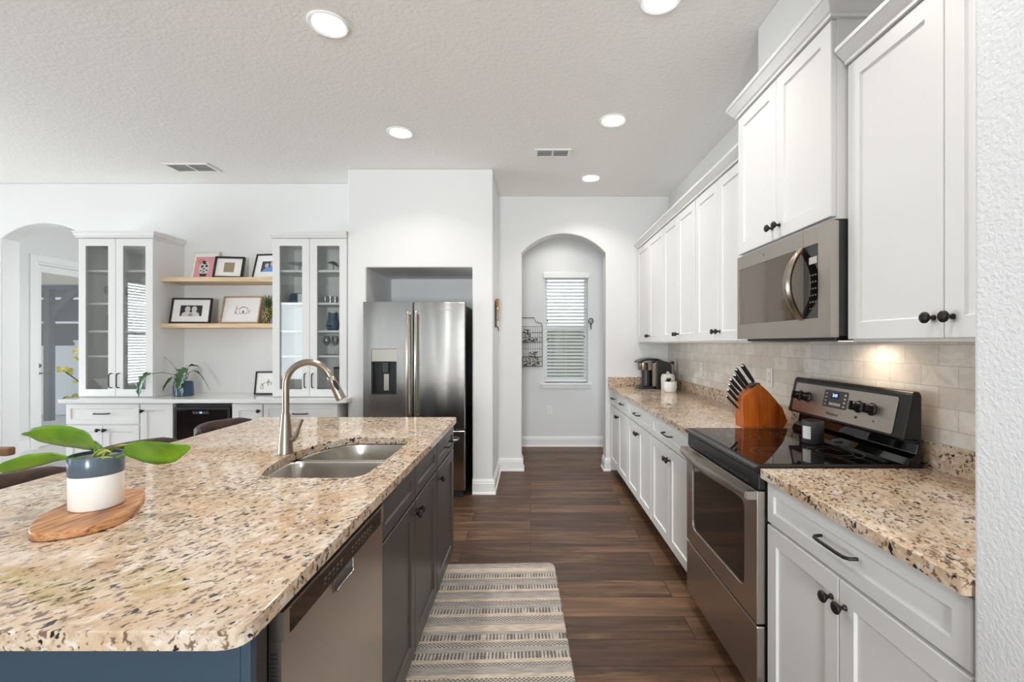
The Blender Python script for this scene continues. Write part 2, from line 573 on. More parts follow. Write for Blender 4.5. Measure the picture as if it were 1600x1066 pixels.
def lettering(name, body, size, mat, parent, loc, rot, extrude=0.0006, shear=0.0, align='CENTER'):
    cu = bpy.data.curves.new(name, 'FONT')
    cu.body = body
    cu.size = size
    cu.extrude = extrude
    cu.shear = shear
    cu.align_x = align
    cu.align_y = 'CENTER'
    tmp = bpy.data.objects.new(name + '_curve', cu)
    me = bpy.data.meshes.new_from_object(tmp)
    bpy.data.objects.remove(tmp)
    me.materials.clear()
    me.materials.append(M[mat])
    o = bpy.data.objects.new(name, me)
    COL.objects.link(o)
    o.parent = parent
    o.location = loc
    o.rotation_euler = rot
    return o

FRONT = (pi / 2, 0, 0)   # lettering that faces local -y

def shaker(w, h, t=0.02, stile=0.06, depth=0.008, x=0, y=0, z=0, hole=False, bead=0.004, mb=None):
    """frame and panel front, facing local -y, lower left corner at x, z; front plane at y"""
    mb = mb or MB()
    def ring(a, yy):
        return [(x + a, y + yy, z + a), (x + w - a, y + yy, z + a), (x + w - a, y + yy, z + h - a), (x + a, y + yy, z + h - a)]
    e = 0.0025
    rings = [ring(0, t), ring(0, e), ring(e, 0), ring(stile, 0)]
    if hole:
        rings += [ring(stile, t), ring(0, t)]
    else:
        rings += [ring(stile + bead, depth)]
    vs = [p for r in rings for p in r]
    fs = []
    for i in range(len(rings) - 1):
        for k in range(4):
            k2 = (k + 1) % 4
            fs.append((i * 4 + k, i * 4 + k2, (i + 1) * 4 + k2, (i + 1) * 4 + k))
    if not hole:
        n = (len(rings) - 1) * 4
        fs.append((n, n + 1, n + 2, n + 3))
        fs.append((3, 2, 1, 0))
    return mb.add(vs, fs)

def knob(parent, x, z, y=0.0, r=0.0165):
    m = MB().at((x, y, z), (pi / 2, 0, 0))
    m.lathe([(0.008, 0), (0.008, 0.004), (0.005, 0.008), (0.0055, 0.013), (r, 0.026), (r, 0.030), (r * 0.8, 0.0335), (0.001, 0.0345)], 18)
    return m.build('knob', 'black', parent)

def pull(parent, x, z, length, y=0.0, vertical=False, name='handle', mat='black', r=0.005, out=0.03):
    m = MB()
    h = length / 2
    def pt(u, o):
        return (x, y - o, z + u) if vertical else (x + u, y - o, z)
    for s in (-1, 1):
        a, b = pt(s * h, 0), pt(s * (h - 0.012), out)
        m.tube([a, pt(s * (h - 0.002), out * 0.7), b, pt(s * (h - 0.03), out + 0.002)], r, 8)
    m.tube([pt(-h + 0.012, out), pt(-h * 0.5, out + 0.002), pt(h * 0.5, out + 0.002), pt(h - 0.012, out)], r, 8)
    return m.build(name, mat, parent)

def crown(w, d, z0, h=0.065, p=0.045, left=True, right=True):
    prof = [(0, 0), (0.010, 0), (0.010, 0.012), (0.018, 0.018), (0.36 * p + 0.012, 0.48 * h), (p * 0.88, 0.72 * h), (p, 0.76 * h), (p, h), (0, h)]
    L, R = (1 if left else 0), (1 if right else 0)
    vs, fs = [], []
    for o, u in prof:
        vs += [(-o * L, d, z0 + u), (-o * L, -o, z0 + u), (w + o * R, -o, z0 + u), (w + o * R, d, z0 + u)]
    n = len(prof)
    for i in range(n - 1):
        for k in range(3):
            fs.append((i * 4 + k, i * 4 + k + 1, (i + 1) * 4 + k + 1, (i + 1) * 4 + k))
    fs.append((0, 1, 2, 3))
    fs.append(((n - 1) * 4, (n - 1) * 4 + 1, (n - 1) * 4 + 2, (n - 1) * 4 + 3))
    fs.append([i * 4 for i in range(n)])
    fs.append([i * 4 + 3 for i in range(n)])
    return MB().add(vs, fs)

def slab(outer, hole, z0, z1):
    """flat slab with an optional cut-out"""
    bm = bmesh.new()
    def loop(pts):
        vs = [bm.verts.new((p[0], p[1], z1)) for p in pts]
        return [bm.edges.new((vs[i], vs[(i + 1) % len(vs)])) for i in range(len(vs))]
    ed = loop(outer)
    if hole: ed += loop(hole)
    bmesh.ops.triangle_fill(bm, use_beauty=True, use_dissolve=False, edges=ed)
    r = bmesh.ops.extrude_face_region(bm, geom=list(bm.faces))
    for v in [g for g in r['geom'] if isinstance(g, bmesh.types.BMVert)]:
        v.co.z = z0
    bmesh.ops.recalc_face_normals(bm, faces=bm.faces)
    bm.verts.index_update()
    mb = MB()
    mb.add([tuple(v.co) for v in bm.verts], [[v.index for v in f.verts] for f in bm.faces])
    bm.free()
    return mb

def rounded(pts, r, n=5):
    """round the corners of a polygon"""
    out = []
    N = len(pts)
    for i, p in enumerate(pts):
        p = Vector(p).to_2d() if len(p) > 2 else Vector(p)
        a, b = Vector(pts[i - 1]), Vector(pts[(i + 1) % N])
        rr = r[i] if isinstance(r, (list, tuple)) else r
        da, db = (a - p), (b - p)
        ra, rb = min(rr, da.length * 0.49), min(rr, db.length * 0.49)
        s, e = p + da.normalized() * ra, p + db.normalized() * rb
        for k in range(n + 1):
            t = k / n
            out.append(tuple((1 - t) ** 2 * s + 2 * t * (1 - t) * p + t * t * e))
    return out

def arc_pts(xc, half, zs, rise, n=20):
    R = (half * half + rise * rise) / (2 * rise)
    zc = zs + rise - R
    a0 = math.asin(half / R)
    return [(xc + R * sin(-a0 + 2 * a0 * k / n), zc + R * cos(-a0 + 2 * a0 * k / n)) for k in range(n + 1)]

def leaf(mb, pts, widths, side, fold=0.25, n_sub=4):
    """a blade along pts; side = direction of its width; fold lifts the edges"""
    P = [Vector(p) for p in pts]
    S = Vector(side).normalized()
    # resample with catmull-rom
    Q, W = [], []
    for i in range(len(P) - 1):
        p0, p1, p2, p3 = P[max(i - 1, 0)], P[i], P[i + 1], P[min(i + 2, len(P) - 1)]
        for k in range(n_sub):
            t = k / n_sub
            Q.append(0.5 * ((2 * p1) + (p2 - p0) * t + (2 * p0 - 5 * p1 + 4 * p2 - p3) * t * t + (3 * p1 - p0 - 3 * p2 + p3) * t ** 3))
            W.append(widths[i] * (1 - t) + widths[i + 1] * t)
    Q.append(P[-1]); W.append(widths[-1])
    vs, fs = [], []
    for i, q in enumerate(Q):
        d = (Q[min(i + 1, len(Q) - 1)] - Q[max(i - 1, 0)]).normalized()
        s = (S - d * S.dot(d)).normalized()
        nrm = d.cross(s)
        w = max(W[i], 0.0004)
        for u in (-1, -0.55, 0, 0.55, 1):
            vs.append(q + s * w * u + nrm * w * fold * abs(u))
    for i in range(len(Q) - 1):
        for k in range(4):
            a = i * 5 + k
            fs.append((a, a + 1, a + 6, a + 5))
    return mb.add(vs, fs, True)

# ================================================================== SETTING
CEIL = 2.967
RW = 1.49          # right wall plane
BW = 4.97          # wall with the hall arch
LW = 4.575         # wall behind the bar
COLF = 4.20        # front of the fridge surround

structure('floor', MB().box((-7.4, -4.5, -0.06), (2.7, 8.0, 0)), 'floor')
structure('floor_entry', MB().box((-7.2, LW + 0.02, -0.001), (-3.41, 7.75, 0.003)), 'floor_entry')
structure('ceiling', MB().box((-7.4, -4.5, CEIL), (2.7, 8.0, CEIL + 0.12)), 'ceiling')

structure('wall_right', MB().box((RW, 0.885, 0), (RW + 0.14, BW, CEIL)), 'wall', 0.004)
structure('wall_right_pantry', MB().box((0.846, -4.5, 0), (RW + 0.14, 0.884, CEIL)), 'wall_rough', 0.012, 3)
structure('wall_right_chase', MB().box((1.148, 1.72, 2.645), (RW - 0.001, 2.33, CEIL - 0.001)), 'wall', 0.008)

def arched_wall(x0, x1, xa, xb, zs, rise, y0, y1):
    pts = [(x0, 0), (xa, 0), (xa, zs)] + arc_pts((xa + xb) / 2, (xb - xa) / 2, zs, rise, 24)[1:-1] + [(xb, zs), (xb, 0), (x1, 0), (x1, CEIL), (x0, CEIL)]
    return MB().prism(pts, y0, y1, 'XZ')

structure('wall_back_hall', arched_wall(-1.668, RW + 0.14, -0.097, 0.810, 2.346, 0.212, BW, BW + 0.19), 'wall', 0.012, 3, 60)
structure('wall_back_bar', arched_wall(-7.4, -1.669, -5.254, -4.40, 2.414, 0.155, LW, LW + 0.17), 'wall', 0.012, 3, 60)
structure('wall_fridge', MB().prism([(-1.668, 0), (-1.50, 0), (-1.50, 2.066), (-0.531, 2.066), (-0.531, 0), (-0.344, 0), (-0.344, CEIL - 0.001), (-1.668, CEIL - 0.001)], COLF, BW - 0.001, 'XZ'), 'wall', 0.012, 3)

# rooms beyond the arches
hall = MB()
WX0, WX1, WZ0, WZ1 = 0.185, 0.762, 0.852, 2.30
hall.box((-1.94, 6.14, 0), (WX0, 6.28, CEIL)).box((WX1, 6.14, 0), (2.6, 6.28, CEIL))
hall.box((WX0, 6.14, 0), (WX1, 6.28, WZ0)).box((WX0, 6.14, WZ1), (WX1, 6.28, CEIL))
structure('wall_hall_back', hall, 'wall')
structure('wall_hall_left', MB().box((-1.94, BW, 0), (-1.80, 6.139, CEIL)), 'wall')
structure('wall_hall_right', MB().box((2.46, BW + 0.19, 0), (2.6, 5.32, CEIL)).box((2.46, 5.98, 0), (2.6, 6.139, CEIL)).box((2.46, 5.32, 0), (2.6, 5.98, 0.65)).box((2.46, 5.32, 2.35), (2.6, 5.98, CEIL)), 'wall')
structure('wall_hall_corner', MB().box((-1.80, BW, 0), (-1.669, BW + 0.19, CEIL)), 'wall')
structure('wall_hall_near', MB().box((RW + 0.14, BW, 0), (2.6, BW + 0.19, CEIL)), 'wall')
ent = MB()
DX, DY0, DY1, DZ = -6.43, 6.0, 7.05, 2.44
ent.box((DX - 0.14, LW + 0.17, 0), (DX, DY0, CEIL)).box((DX - 0.14, DY1, 0), (DX, 7.9, CEIL)).box((DX - 0.14, DY0, DZ), (DX, DY1, CEIL))
structure('wall_entry_left', ent, 'wall')
structure('wall_entry_back', MB().box((DX, 7.76, 0), (-3.4, 7.9, CEIL)), 'wall')
structure('wall_entry_right', MB().box((-3.54, LW + 0.17, 0), (-3.4, 5.3, CEIL)).box((-3.54, 7.0, 0), (-3.4, 7.759, CEIL)).box((-3.54, 5.3, 0), (-3.4, 7.0, 0.4)).box((-3.54, 5.3, 2.4), (-3.4, 7.0, CEIL)), 'wall')

# rear and left walls of the great room, with openings mostly for the added windows
rear = MB()
xs = [(-7.4, -6.95), (-5.85, -4.25), (-3.55, -2.7), (-2.2, -0.9), (0.2, 0.845)]
for a, b in xs: rear.box((a, -4.34, 0), (b, -4.2, CEIL))
for a, b in ((-6.95, -5.85), (-4.25, -3.55), (-2.7, -2.2), (-0.9, 0.2)):
    rear.box((a, -4.34, 0), (b, -4.2, 0.35)).box((a, -4.34, 2.55), (b, -4.2, CEIL))
structure('wall_rear', rear, 'wall_rear')
left = MB()
for a, b in ((-4.34, -1.0), (0.3, 1.35), (3.85, LW)): left.box((-7.24, a, 0), (-7.1, b, CEIL))
left.box((-7.24, -1.0, 0), (-7.1, 0.3, 0.6)).box((-7.24, -1.0, 2.5), (-7.1, 0.3, CEIL))
left.box((-7.24, 1.35, 2.42), (-7.1, 3.85, CEIL))
structure('wall_left', left, 'wall')

def window(name, axis, a, b, z0, z1, plane, cols=1, rows=1, depth=0.06, fw=0.045):
    """fixed window in the opening; axis is the direction the opening runs along"""
    m, g = MB(), MB()
    def bx(mb, u0, u1, w0, w1, d0, d1):
        if axis == 'x': mb.box((u0, plane + d0, w0), (u1, plane + d1, w1))
        else: mb.box((plane + d0, u0, w0), (plane + d1, u1, w1))
    bx(m, a, b, z0, z0 + fw, 0, depth); bx(m, a, b, z1 - fw, z1, 0, depth)
    bx(m, a, a + fw, z0 + fw, z1 - fw, 0, depth); bx(m, b - fw, b, z0 + fw, z1 - fw, 0, depth)
    for i in range(1, cols):
        u = a + (b - a) * i / cols
        bx(m, u - fw / 2, u + fw / 2, z0 + fw, z1 - fw, 0, depth)
    for i in range(1, rows):
        w = z0 + (z1 - z0) * i / rows
        bx(m, a + fw, b - fw, w - fw / 2, w + fw / 2, 0.005, depth - 0.005)
    o = m.build(name, 'trim', bevel=0.003)
    o['kind'] = 'structure'
    bx(g, a + fw * 0.6, b - fw * 0.6, z0 + fw * 0.6, z1 - fw * 0.6, depth * 0.45, depth * 0.55)
    g.build('window_glass', 'glass', o)
    return o
window('window_1', 'x', WX0, WX1, WZ0, WZ1, 6.215, 1, 2, 0.06, 0.04)
window('window_2', 'x', -6.95, -5.85, 0.35, 2.55, -4.31)
window('added_window_left_streak', 'x', -4.25, -3.55, 0.35, 2.55, -4.31)  # unseen, added for the streak on the left fridge door
window('added_window_right_streak', 'x', -2.7, -2.2, 0.35, 2.55, -4.31)  # unseen, added for the streak on the right fridge door
window('added_window_aisle', 'x', -0.9, 0.2, 0.35, 2.55, -4.31)  # unseen, added to let in the main fill
window('window_4', 'y', -1.0, 0.3, 0.6, 2.5, -7.21, 1, 2)
window('added_window_slider', 'y', 1.35, 3.85, 0.0, 2.42, -7.21, 2, 1)  # unseen, added to let in light from the left

window('added_window_entry', 'y', 5.3, 7.0, 0.4, 2.4, -3.50, 2, 1)  # unseen, added to let the entry fill through
window('added_window_hall', 'y', 5.32, 5.98, 0.65, 2.35, 2.50)  # unseen, added to let the hall fill through

# glazed entry door with its casing
d = MB()
fx0, fx1 = DX - 0.09, DX - 0.045
for a, b, z0, z1 in ((DY0 + 0.03, DY0 + 0.10, 0.01, DZ - 0.03), (DY1 - 0.10, DY1 - 0.03, 0.01, DZ - 0.03), (DY0 + 0.10, DY1 - 0.10, 0.01, 0.16), (DY0 + 0.10, DY1 - 0.10, DZ - 0.12, DZ - 0.03)):
    d.box((fx0, a, z0), (fx1, b, z1))
door = structure('door_1', d, 'trim', 0.003)
MB().box((DX - 0.07, DY0 + 0.09, 0.15), (DX - 0.064, DY1 - 0.09, DZ - 0.11)).build('door_glass', 'glass', door)
h = MB()
h.rod((DX - 0.045, DY0 + 0.065, 0.98), (DX - 0.0, DY0 + 0.065, 0.98), 0.012)
h.lathe([(0.001, 0), (0.028, 0.002), (0.028, 0.006), (0.001, 0.008)])
h.tube([(DX - 0.005, DY0 + 0.065, 0.98), (DX + 0.005, DY0 + 0.10, 0.98), (DX + 0.005, DY0 + 0.17, 0.975)], 0.009)
h.build('door_handle', 'nickel', door)
h = MB().at((DX - 0.045, DY0 + 0.065, 1.08), (0, pi / 2, 0))
h.lathe([(0.027, 0), (0.027, 0.012), (0.02, 0.02)])
h.build('deadbolt', 'nickel', door)
c = MB()
c.box((DX, DY0 - 0.09, 0), (DX + 0.018, DY0, DZ + 0.09)).box((DX, DY1, 0), (DX + 0.018, DY1 + 0.09, DZ + 0.09)).box((DX, DY0, DZ), (DX + 0.018, DY1, DZ + 0.09))
c.box((DX - 0.12, DY0, 0), (DX, DY0 + 0.028, DZ)).box((DX - 0.12, DY1 - 0.028, 0), (DX, DY1, DZ)).box((DX - 0.12, DY0 + 0.028, DZ - 0.028), (DX, DY1 - 0.028, DZ))
structure('trim_1', c, 'trim', 0.003)

# baseboards: profile swept along a floor path, room side on the left of the walking direction
def baseboard(name, pts, h=0.135, t=0.016):
    prof = [(0, 0), (t + 0.012, 0), (t + 0.012, 0.010), (t + 0.006, 0.020), (t, 0.022), (t, h * 0.74), (t * 0.75, h * 0.78), (t * 0.75, h * 0.86), (t * 0.4, h * 0.95), (t * 0.3, h), (0, h)]
    P = [Vector(p) for p in pts]
    vs, fs = [], []
    for i, p in enumerate(P):
        if i == 0: nrm = (P[1] - P[0]).normalized(); off = Vector((-nrm.y, nrm.x))
        elif i == len(P) - 1: nrm = (P[-1] - P[-2]).normalized(); off = Vector((-nrm.y, nrm.x))
        else:
            d0, d1 = (P[i] - P[i - 1]).normalized(), (P[i + 1] - P[i]).normalized()
            n0, n1 = Vector((-d0.y, d0.x)), Vector((-d1.y, d1.x))
            off = (n0 + n1) / (1 + n0.dot(n1))
        for o, z in prof:
            vs.append((p.x + off.x * o, p.y + off.y * o, z + 0.001))
    n = len(prof)
    for i in range(len(P) - 1):
        for k in range(n - 1):
            fs.append((i * n + k, i * n + k + 1, (i + 1) * n + k + 1, (i + 1) * n + k))
    fs.append(list(range(n))[::-1]); fs.append([(len(P) - 1) * n + k for k in range(n)])
    o = MB().add(vs, fs).build(name, 'trim')
    o['kind'] = 'structure'
e = 0.0005
baseboard('baseboard_arch_left', [(-0.097 + e, BW + 0.17), (-0.097 + e, BW - e), (-0.344 + e, BW - e), (-0.344 + e, COLF - e), (-0.529, COLF - e)])
baseboard('baseboard_arch_right', [(0.86, BW - e), (0.810 - e, BW - e), (0.810 - e, BW + 0.17)])
baseboard('baseboard_hall', [(2.44, 6.14 - e), (-1.79, 6.14 - e)])
baseboard('baseboard_entry', [(DX + e, DY0 - 0.092), (DX + e, LW + 0.19)])
baseboard('baseboard_fridge', [(-1.502, COLF - e), (-1.62, COLF - e)])

# tiled splashback
structure('wall_tile', MB().box((RW - 0.008, 0.886, 1.0), (RW - 0.0005, BW - 0.001, 1.40)), 'tile')

# window trim in the hall
m = MB()
m.box((WX0 - 0.05, 6.085, WZ0 - 0.028), (WX1 + 0.05, 6.215, WZ0)).box((WX0 - 0.04, 6.122, WZ0 - 0.075), (WX1 + 0.04, 6.139, WZ0 - 0.028))
structure('trim_2', m, 'trim', 0.004)

# outside
structure('wall_garden', MB().box((-1.5, 9.6, -0.07), (4.5, 9.75, 1.75)), 'hedge')
structure('ground_outside', MB().box((-16, -12, -0.16), (8, 16, -0.07)), 'paver')
structure('porch_roof', MB().box((-14, 4.0, 2.46), (DX - 0.15, 8.8, 2.54)), 'soffit')

# ================================================================== RIGHT-HAND RUN
R90, L90 = -pi / 2, pi / 2
def base_cabinet(label, loc, rz, w, fronts, h=0.883, depth=0.62, group=None, paint='cab', kick=0.10, hollow=False):
    """fronts: list of columns (x0, x1, drawer list, door list); all in local x"""
    t = thing('base_cabinet', label, 'cabinet', loc, rz, group)
    b = MB()
    if hollow:
        b.box((0.001, 0.021, kick), (0.019, depth, h)).box((w - 0.019, 0.021, kick), (w - 0.001, depth, h)).box((0.019, depth - 0.01, kick), (w - 0.019, depth, h)).box((0.019, 0.021, kick), (w - 0.019, depth - 0.01, kick + 0.018))
    else:
        b.box((0.001, 0.021, kick), (w - 0.001, depth, h))
    b.build('carcass', paint, t, 0.002)
    MB().box((0.001, 0.085, 0.001), (w - 0.001, depth, kick - 0.0005)).build('toe_kick', 'kick', t)
    for f in fronts:
        kind, x0, x1, z0, z1 = f[:5]
        if kind == 'drawer' or kind == 'false':
            o = shaker(x1 - x0, z1 - z0, 0.02, 0.042, 0.007, x0, 0, z0).build('drawer_front', paint, t)
            if kind == 'drawer':
                pull(o, (x0 + x1) / 2, (z0 + z1) / 2 + 0.005, f[5] if len(f) > 5 else 0.15)
        else:
            o = shaker(x1 - x0, z1 - z0, 0.02, 0.058, 0.008, x0, 0, z0).build('door', paint, t)
            kx = x1 - 0.027 if f[5] == 'R' else x0 + 0.027
            knob(o, kx, f[6] if len(f) > 6 else z1 - 0.066)
    return t

XF = 0.858
G = 'white base cabinets under the granite counter'
def run_cab(label, y_far, w, ndraw):
    c = w / 2
    fr = []
    if ndraw == 1:
        fr.append(('drawer', 0.006, w - 0.006, 0.728, 0.874))
    else:
        fr += [('drawer', 0.006, c - 0.003, 0.728, 0.874, 0.11), ('drawer', c + 0.003, w - 0.006, 0.728, 0.874, 0.11)]
    fr += [('door', 0.006, c - 0.0015, 0.112, 0.718, 'R'), ('door', c + 0.0015, w - 0.006, 0.112, 0.718, 'L')]
    return base_cabinet(label, (XF, y_far, 0), R90, w, fr, group=G)
run_cab('white base cabinet with two small drawers, beside the hall arch', 4.955, 0.875, 2)
run_cab('white base cabinet with one wide drawer, between two other cabinets', 4.078, 0.80, 1)
run_cab('white base cabinet on the far side of the stove, one wide drawer over two doors', 3.276, 0.832, 1)
run_cab('large white base cabinet on the near side of the stove, against the textured wall', 1.676, 0.785, 1)

def countertop(name, label, pts, hole=None, z0=0.885, z1=0.917, r=0.01):
    o = slab(rounded(pts, r), hole, z0, z1).build(name, 'granite', bevel=0.007, seg=3)
    return tag(o, label, 'countertop')
countertop('countertop', 'long speckled granite countertop under the knife block and coffee maker', [(0.833, 2.443), (1.463, 2.443), (1.463, 4.943), (0.833, 4.943)])
countertop('countertop', 'short speckled granite countertop between the stove and the textured wall', [(0.833, 0.887), (1.463, 0.887), (1.463, 1.677), (0.833, 1.677)])
def splash(label, a, b):
    tag(MB().box(a, b).build('granite_splashback', 'granite', bevel=0.003), label, 'backsplash')
splash('low granite upstand along the tiled wall behind the coffee maker and knife block', (1.4645, 2.446, 0.9), (1.481, 4.943, 1.012))
splash('low granite upstand at the end wall beside the hall arch', (0.835, 4.9445, 0.9), (1.481, 4.969, 1.012))
splash('low granite upstand behind the short counter, near side of the stove', (1.4645, 0.887, 0.9), (1.481, 1.99, 1.012))

# ---------------------------------------------------------------- wall cabinets
def wall_cabinet(label, loc, w, z0, z1, depth, knob_z, crown_h=0.06, left=False, right=False, group='white wall cabinets'):
    t = thing('wall_cabinet', label, 'cabinet', loc, R90, group)
    MB().box((0.001, 0.021, z0), (w - 0.001, depth, z1 + crown_h * 0.4)).build('carcass', 'cab', t, 0.002)
    c = w / 2
    for x0, x1, s in ((0.004, c - 0.0015, 1), (c + 0.0015, w - 0.004, -1)):
        o = shaker(x1 - x0, z1 - z0 - 0.014, 0.02, 0.06, 0.008, x0, 0, z0 + 0.010).build('door', 'cab', t)
        knob(o, c - s * 0.03, knob_z)
    crown(w, depth, z1, crown_h, 0.045, left, right).build('crown_molding', 'cab', t)
    return t
UZ = 1.377
wall_cabinet('tall white wall cabinet above the coffee maker, at the end of the row', (1.152, 4.965, 0), 0.955, UZ, 2.385, 0.33, 1.446)
wall_cabinet('tall white wall cabinet, middle of the three pairs beyond the microwave', (1.152, 4.008, 0), 0.783, UZ, 2.385, 0.33, 1.446)
wall_cabinet('tall white wall cabinet above the knife block, next to the microwave', (1.152, 3.223, 0), 0.776, UZ, 2.385, 0.33, 1.446)
wall_cabinet('short deep white cabinet mounted high above the microwave', (1.098, 2.443, 0), 0.762, 1.828, 2.56, 0.385, 1.895, 0.072, True, True)
wall_cabinet('large white wall cabinet nearest the textured wall, above the short counter', (1.152, 1.678, 0), 0.785, UZ, 2.385, 0.33, 1.446)

# ---------------------------------------------------------------- microwave
t = thing('microwave', 'stainless over-the-range microwave hung beneath a short white cabinet', 'microwave', (1.096, 2.441, 1.395), R90)
W, H = 0.758, 0.428
MB().box((0.002, 0.03, 0.004), (W - 0.002, 0.375, H)).build('housing', 'plastic_soft', t, 0.003)
m = MB()
gx0, gx1, gz0, gz1 = 0.022, 0.684, 0.075, 0.362
for a, b in (((0, 0, 0.0), (gx0, 0.03, H)), ((gx1, 0, 0.0), (W, 0.03, H)), ((gx0, 0, 0.0), (gx1, 0.03, gz0)), ((gx0, 0, gz1), (0.588, 0.03, H)), ((0.590, 0, gz1), (gx1, 0.03, H))):
    m.box(a, b)
m.build('front_frame', 'steel_flat', t)
MB().box((gx0, 0.002, gz0), (0.588, 0.02, gz1)).build('door_window', 'mirrored', t)
p = MB().box((0.590, 0.002, gz0), (gx1, 0.02, gz1)).build('control_panel', 'gloss', t)
for r in range(6):
    for c in range(3):
        MB().box((0.628 + c * 0.017, 0.0012, gz0 + 0.035 + r * 0.026), (0.637 + c * 0.017, 0.003, gz0 + 0.041 + r * 0.026)).build('touch_key', 'grey_print', p)
MB().box((0.625, 0.0012, gz1 - 0.075), (0.675, 0.003, gz1 - 0.048)).build('display', 'pale_led', p)
hp = []
for k in range(17):
    a = -1 + 2 * k / 16
    hp.append((0.572, -0.062 * (1 - a * a) + 0.004, H / 2 + 0.004 + a * 0.148))
hm = MB()
hw = [0.011 + 0.013 * (1 - (2 * k / 16 - 1) ** 2) for k in range(17)]
vs, fs = [], []
for k, (x, y, z) in enumerate(hp):
    w = hw[k]
    vs += [(x - w, y, z), (x - w * 0.5, y - 0.010, z), (x + w * 0.5, y - 0.010, z), (x + w, y, z), (x + w * 0.6, y + 0.012, z), (x - w * 0.6, y + 0.012, z)]
for k in range(16):
    for j in range(6):
        fs.append((k * 6 + j, k * 6 + (j + 1) % 6, (k + 1) * 6 + (j + 1) % 6, (k + 1) * 6 + j))
fs += [list(range(6)), list(range(96, 102))]
hm.add(vs, fs, True).build('handle', 'nickel', t)
m = MB()
for k in range(28):
    a0, a1 = pi * 2 * k / 28, pi * 2 * (k + 1) / 28
m.tube([(0.272 + 0.011 * cos(a), -0.0005, H - 0.033 + 0.008 * sin(a)) for a in [2 * pi * k / 20 for k in range(20)]], 0.0012, 6, True)
m.rod((0.262, -0.0005, H - 0.038), (0.284, -0.0005, H - 0.026), 0.001)
m.build('emblem', 'chrome', t)
MB().box((0.03, 0.04, -0.012), (W - 0.03, 0.34, 0.003)).build('underside', 'plastic', t, 0.003)
MB().box((0.50, 0.20, -0.0145), (0.62, 0.27, -0.0125)).build('cooktop_lamp', 'task_lamp', t)
lamp('cooktop_light', 'AREA', (0.5, 0.26, -0.02), (0, 0, 0), 0.75, (1, 0.80, 0.60), 0.12, parent=t)

# ---------------------------------------------------------------- range
t = thing('range', 'freestanding stainless electric range with black glass cooktop and backguard', 'range', (0.826, 2.438, 0), R90)
W = 0.756
MB().box((0.002, 0.035, 0.05), (W - 0.002, 0.655, 0.898)).build('body', 'plastic', t, 0.003)
for x in (0.05, W - 0.05):
    for y in (0.08, 0.60):
        MB().at((x, y, 0.001)).lathe([(0.02, 0), (0.02, 0.012), (0.012, 0.014), (0.012, 0.052)], 12).build('leveling_foot', 'plastic', t)
# door: steel ring round dark glass
od = MB()
outer = [(0, 0.345), (W, 0.345), (W, 0.832), (0, 0.832)]
ix0, ix1, iz0, iz1 = 0.085, 0.655, 0.43, 0.765
inner = rounded([(ix0, iz0), (ix1, iz0), (ix1, iz1), (ix0, iz1)], 0.04, 6)
s = slab([(p[0], p[1]) for p in outer], inner, -0.033, 0.0)
s.v = [Vector((v.x, -v.z, v.y)) for v in s.v]
door_o = s.build('oven_door', 'steel_flat', t, 0.003)
MB().prism(rounded([(ix0 - 0.004, iz0 - 0.004), (ix1 + 0.004, iz0 - 0.004), (ix1 + 0.004, iz1 + 0.004), (ix0 - 0.004, iz1 + 0.004)], 0.042, 6), 0.006, 0.030, 'XZ').build('oven_window', 'oven_glass', door_o)
hm = MB()
pts = [(0.012 + (W - 0.024) * k / 20, -0.030 - 0.030 * sin(pi * k / 20), 0.815) for k in range(21)]
vs, fs = [], []
for x, y, z in pts:
    vs += [(x, y - 0.008, z - 0.013), (x, y - 0.011, z), (x, y - 0.008, z + 0.013), (x, y + 0.006, z + 0.015), (x, y + 0.009, z), (x, y + 0.006, z - 0.015)]
for k in range(20):
    for j in range(6):
        fs.append((k * 6 + j, k * 6 + (j + 1) % 6, (k + 1) * 6 + (j + 1) % 6, (k + 1) * 6 + j))
fs += [list(range(6)), list(range(120, 126))]
hm.add(vs, fs, True)
for x in (0.014, W - 0.014):
    hm.box((x - 0.010, -0.034, 0.80), (x + 0.010, 0.0, 0.83))
hm.build('oven_handle', 'steel_flat', door_o)
m = MB().box((0.0, 0.006, 0.836), (W, 0.034, 0.897))
m.build('vent_trim', 'plastic', t, 0.004)
m = MB()
for k in range(14):
    m.box((0.08 + k * 0.044, 0.0045, 0.845), (0.11 + k * 0.044, 0.0075, 0.853))
m.build('vent_slots', 'plastic_soft', t)
m = MB().box((0.0, 0.0, 0.072), (W, 0.033, 0.337))
m.build('storage_drawer', 'steel_flat', t, 0.004)
MB().box((0.03, 0.05, 0.012), (W - 0.03, 0.07, 0.06)).build('toe_panel', 'plastic', t)
ct = MB().prism([(-0.002, 0.903), (-0.010, 0.910), (-0.008, 0.919), (0.005, 0.925), (0.60, 0.925), (0.60, 0.899), (0.01, 0.899)], 0.0, W, 'YZ')
ct.build('cooktop_frame', 'plastic', t)
cg = MB().box((0.022, 0.022, 0.924), (W - 0.022, 0.548, 0.9265)).build('cooktop_glass', 'gloss', t)
for cx, cy, r in ((0.20, 0.17, 0.105), (0.55, 0.17, 0.085), (0.20, 0.42, 0.075), (0.55, 0.42, 0.10)):
    ring = cg
    for rr in (r, r * 0.62):
        n = 48
        vs = []
        m = MB()
        for k in range(n):
            a = 2 * pi * k / n
            vs += [(cx + rr * cos(a), cy + rr * sin(a), 0.9268), (cx + (rr + 0.0016) * cos(a), cy + (rr + 0.0016) * sin(a), 0.9268)]
        m.add(vs, [(2 * k, 2 * k + 1, (2 * k + 3) % (2 * n), (2 * k + 2) % (2 * n)) for k in range(n)])
        m.build('burner_ring', 'grey_print', cg)
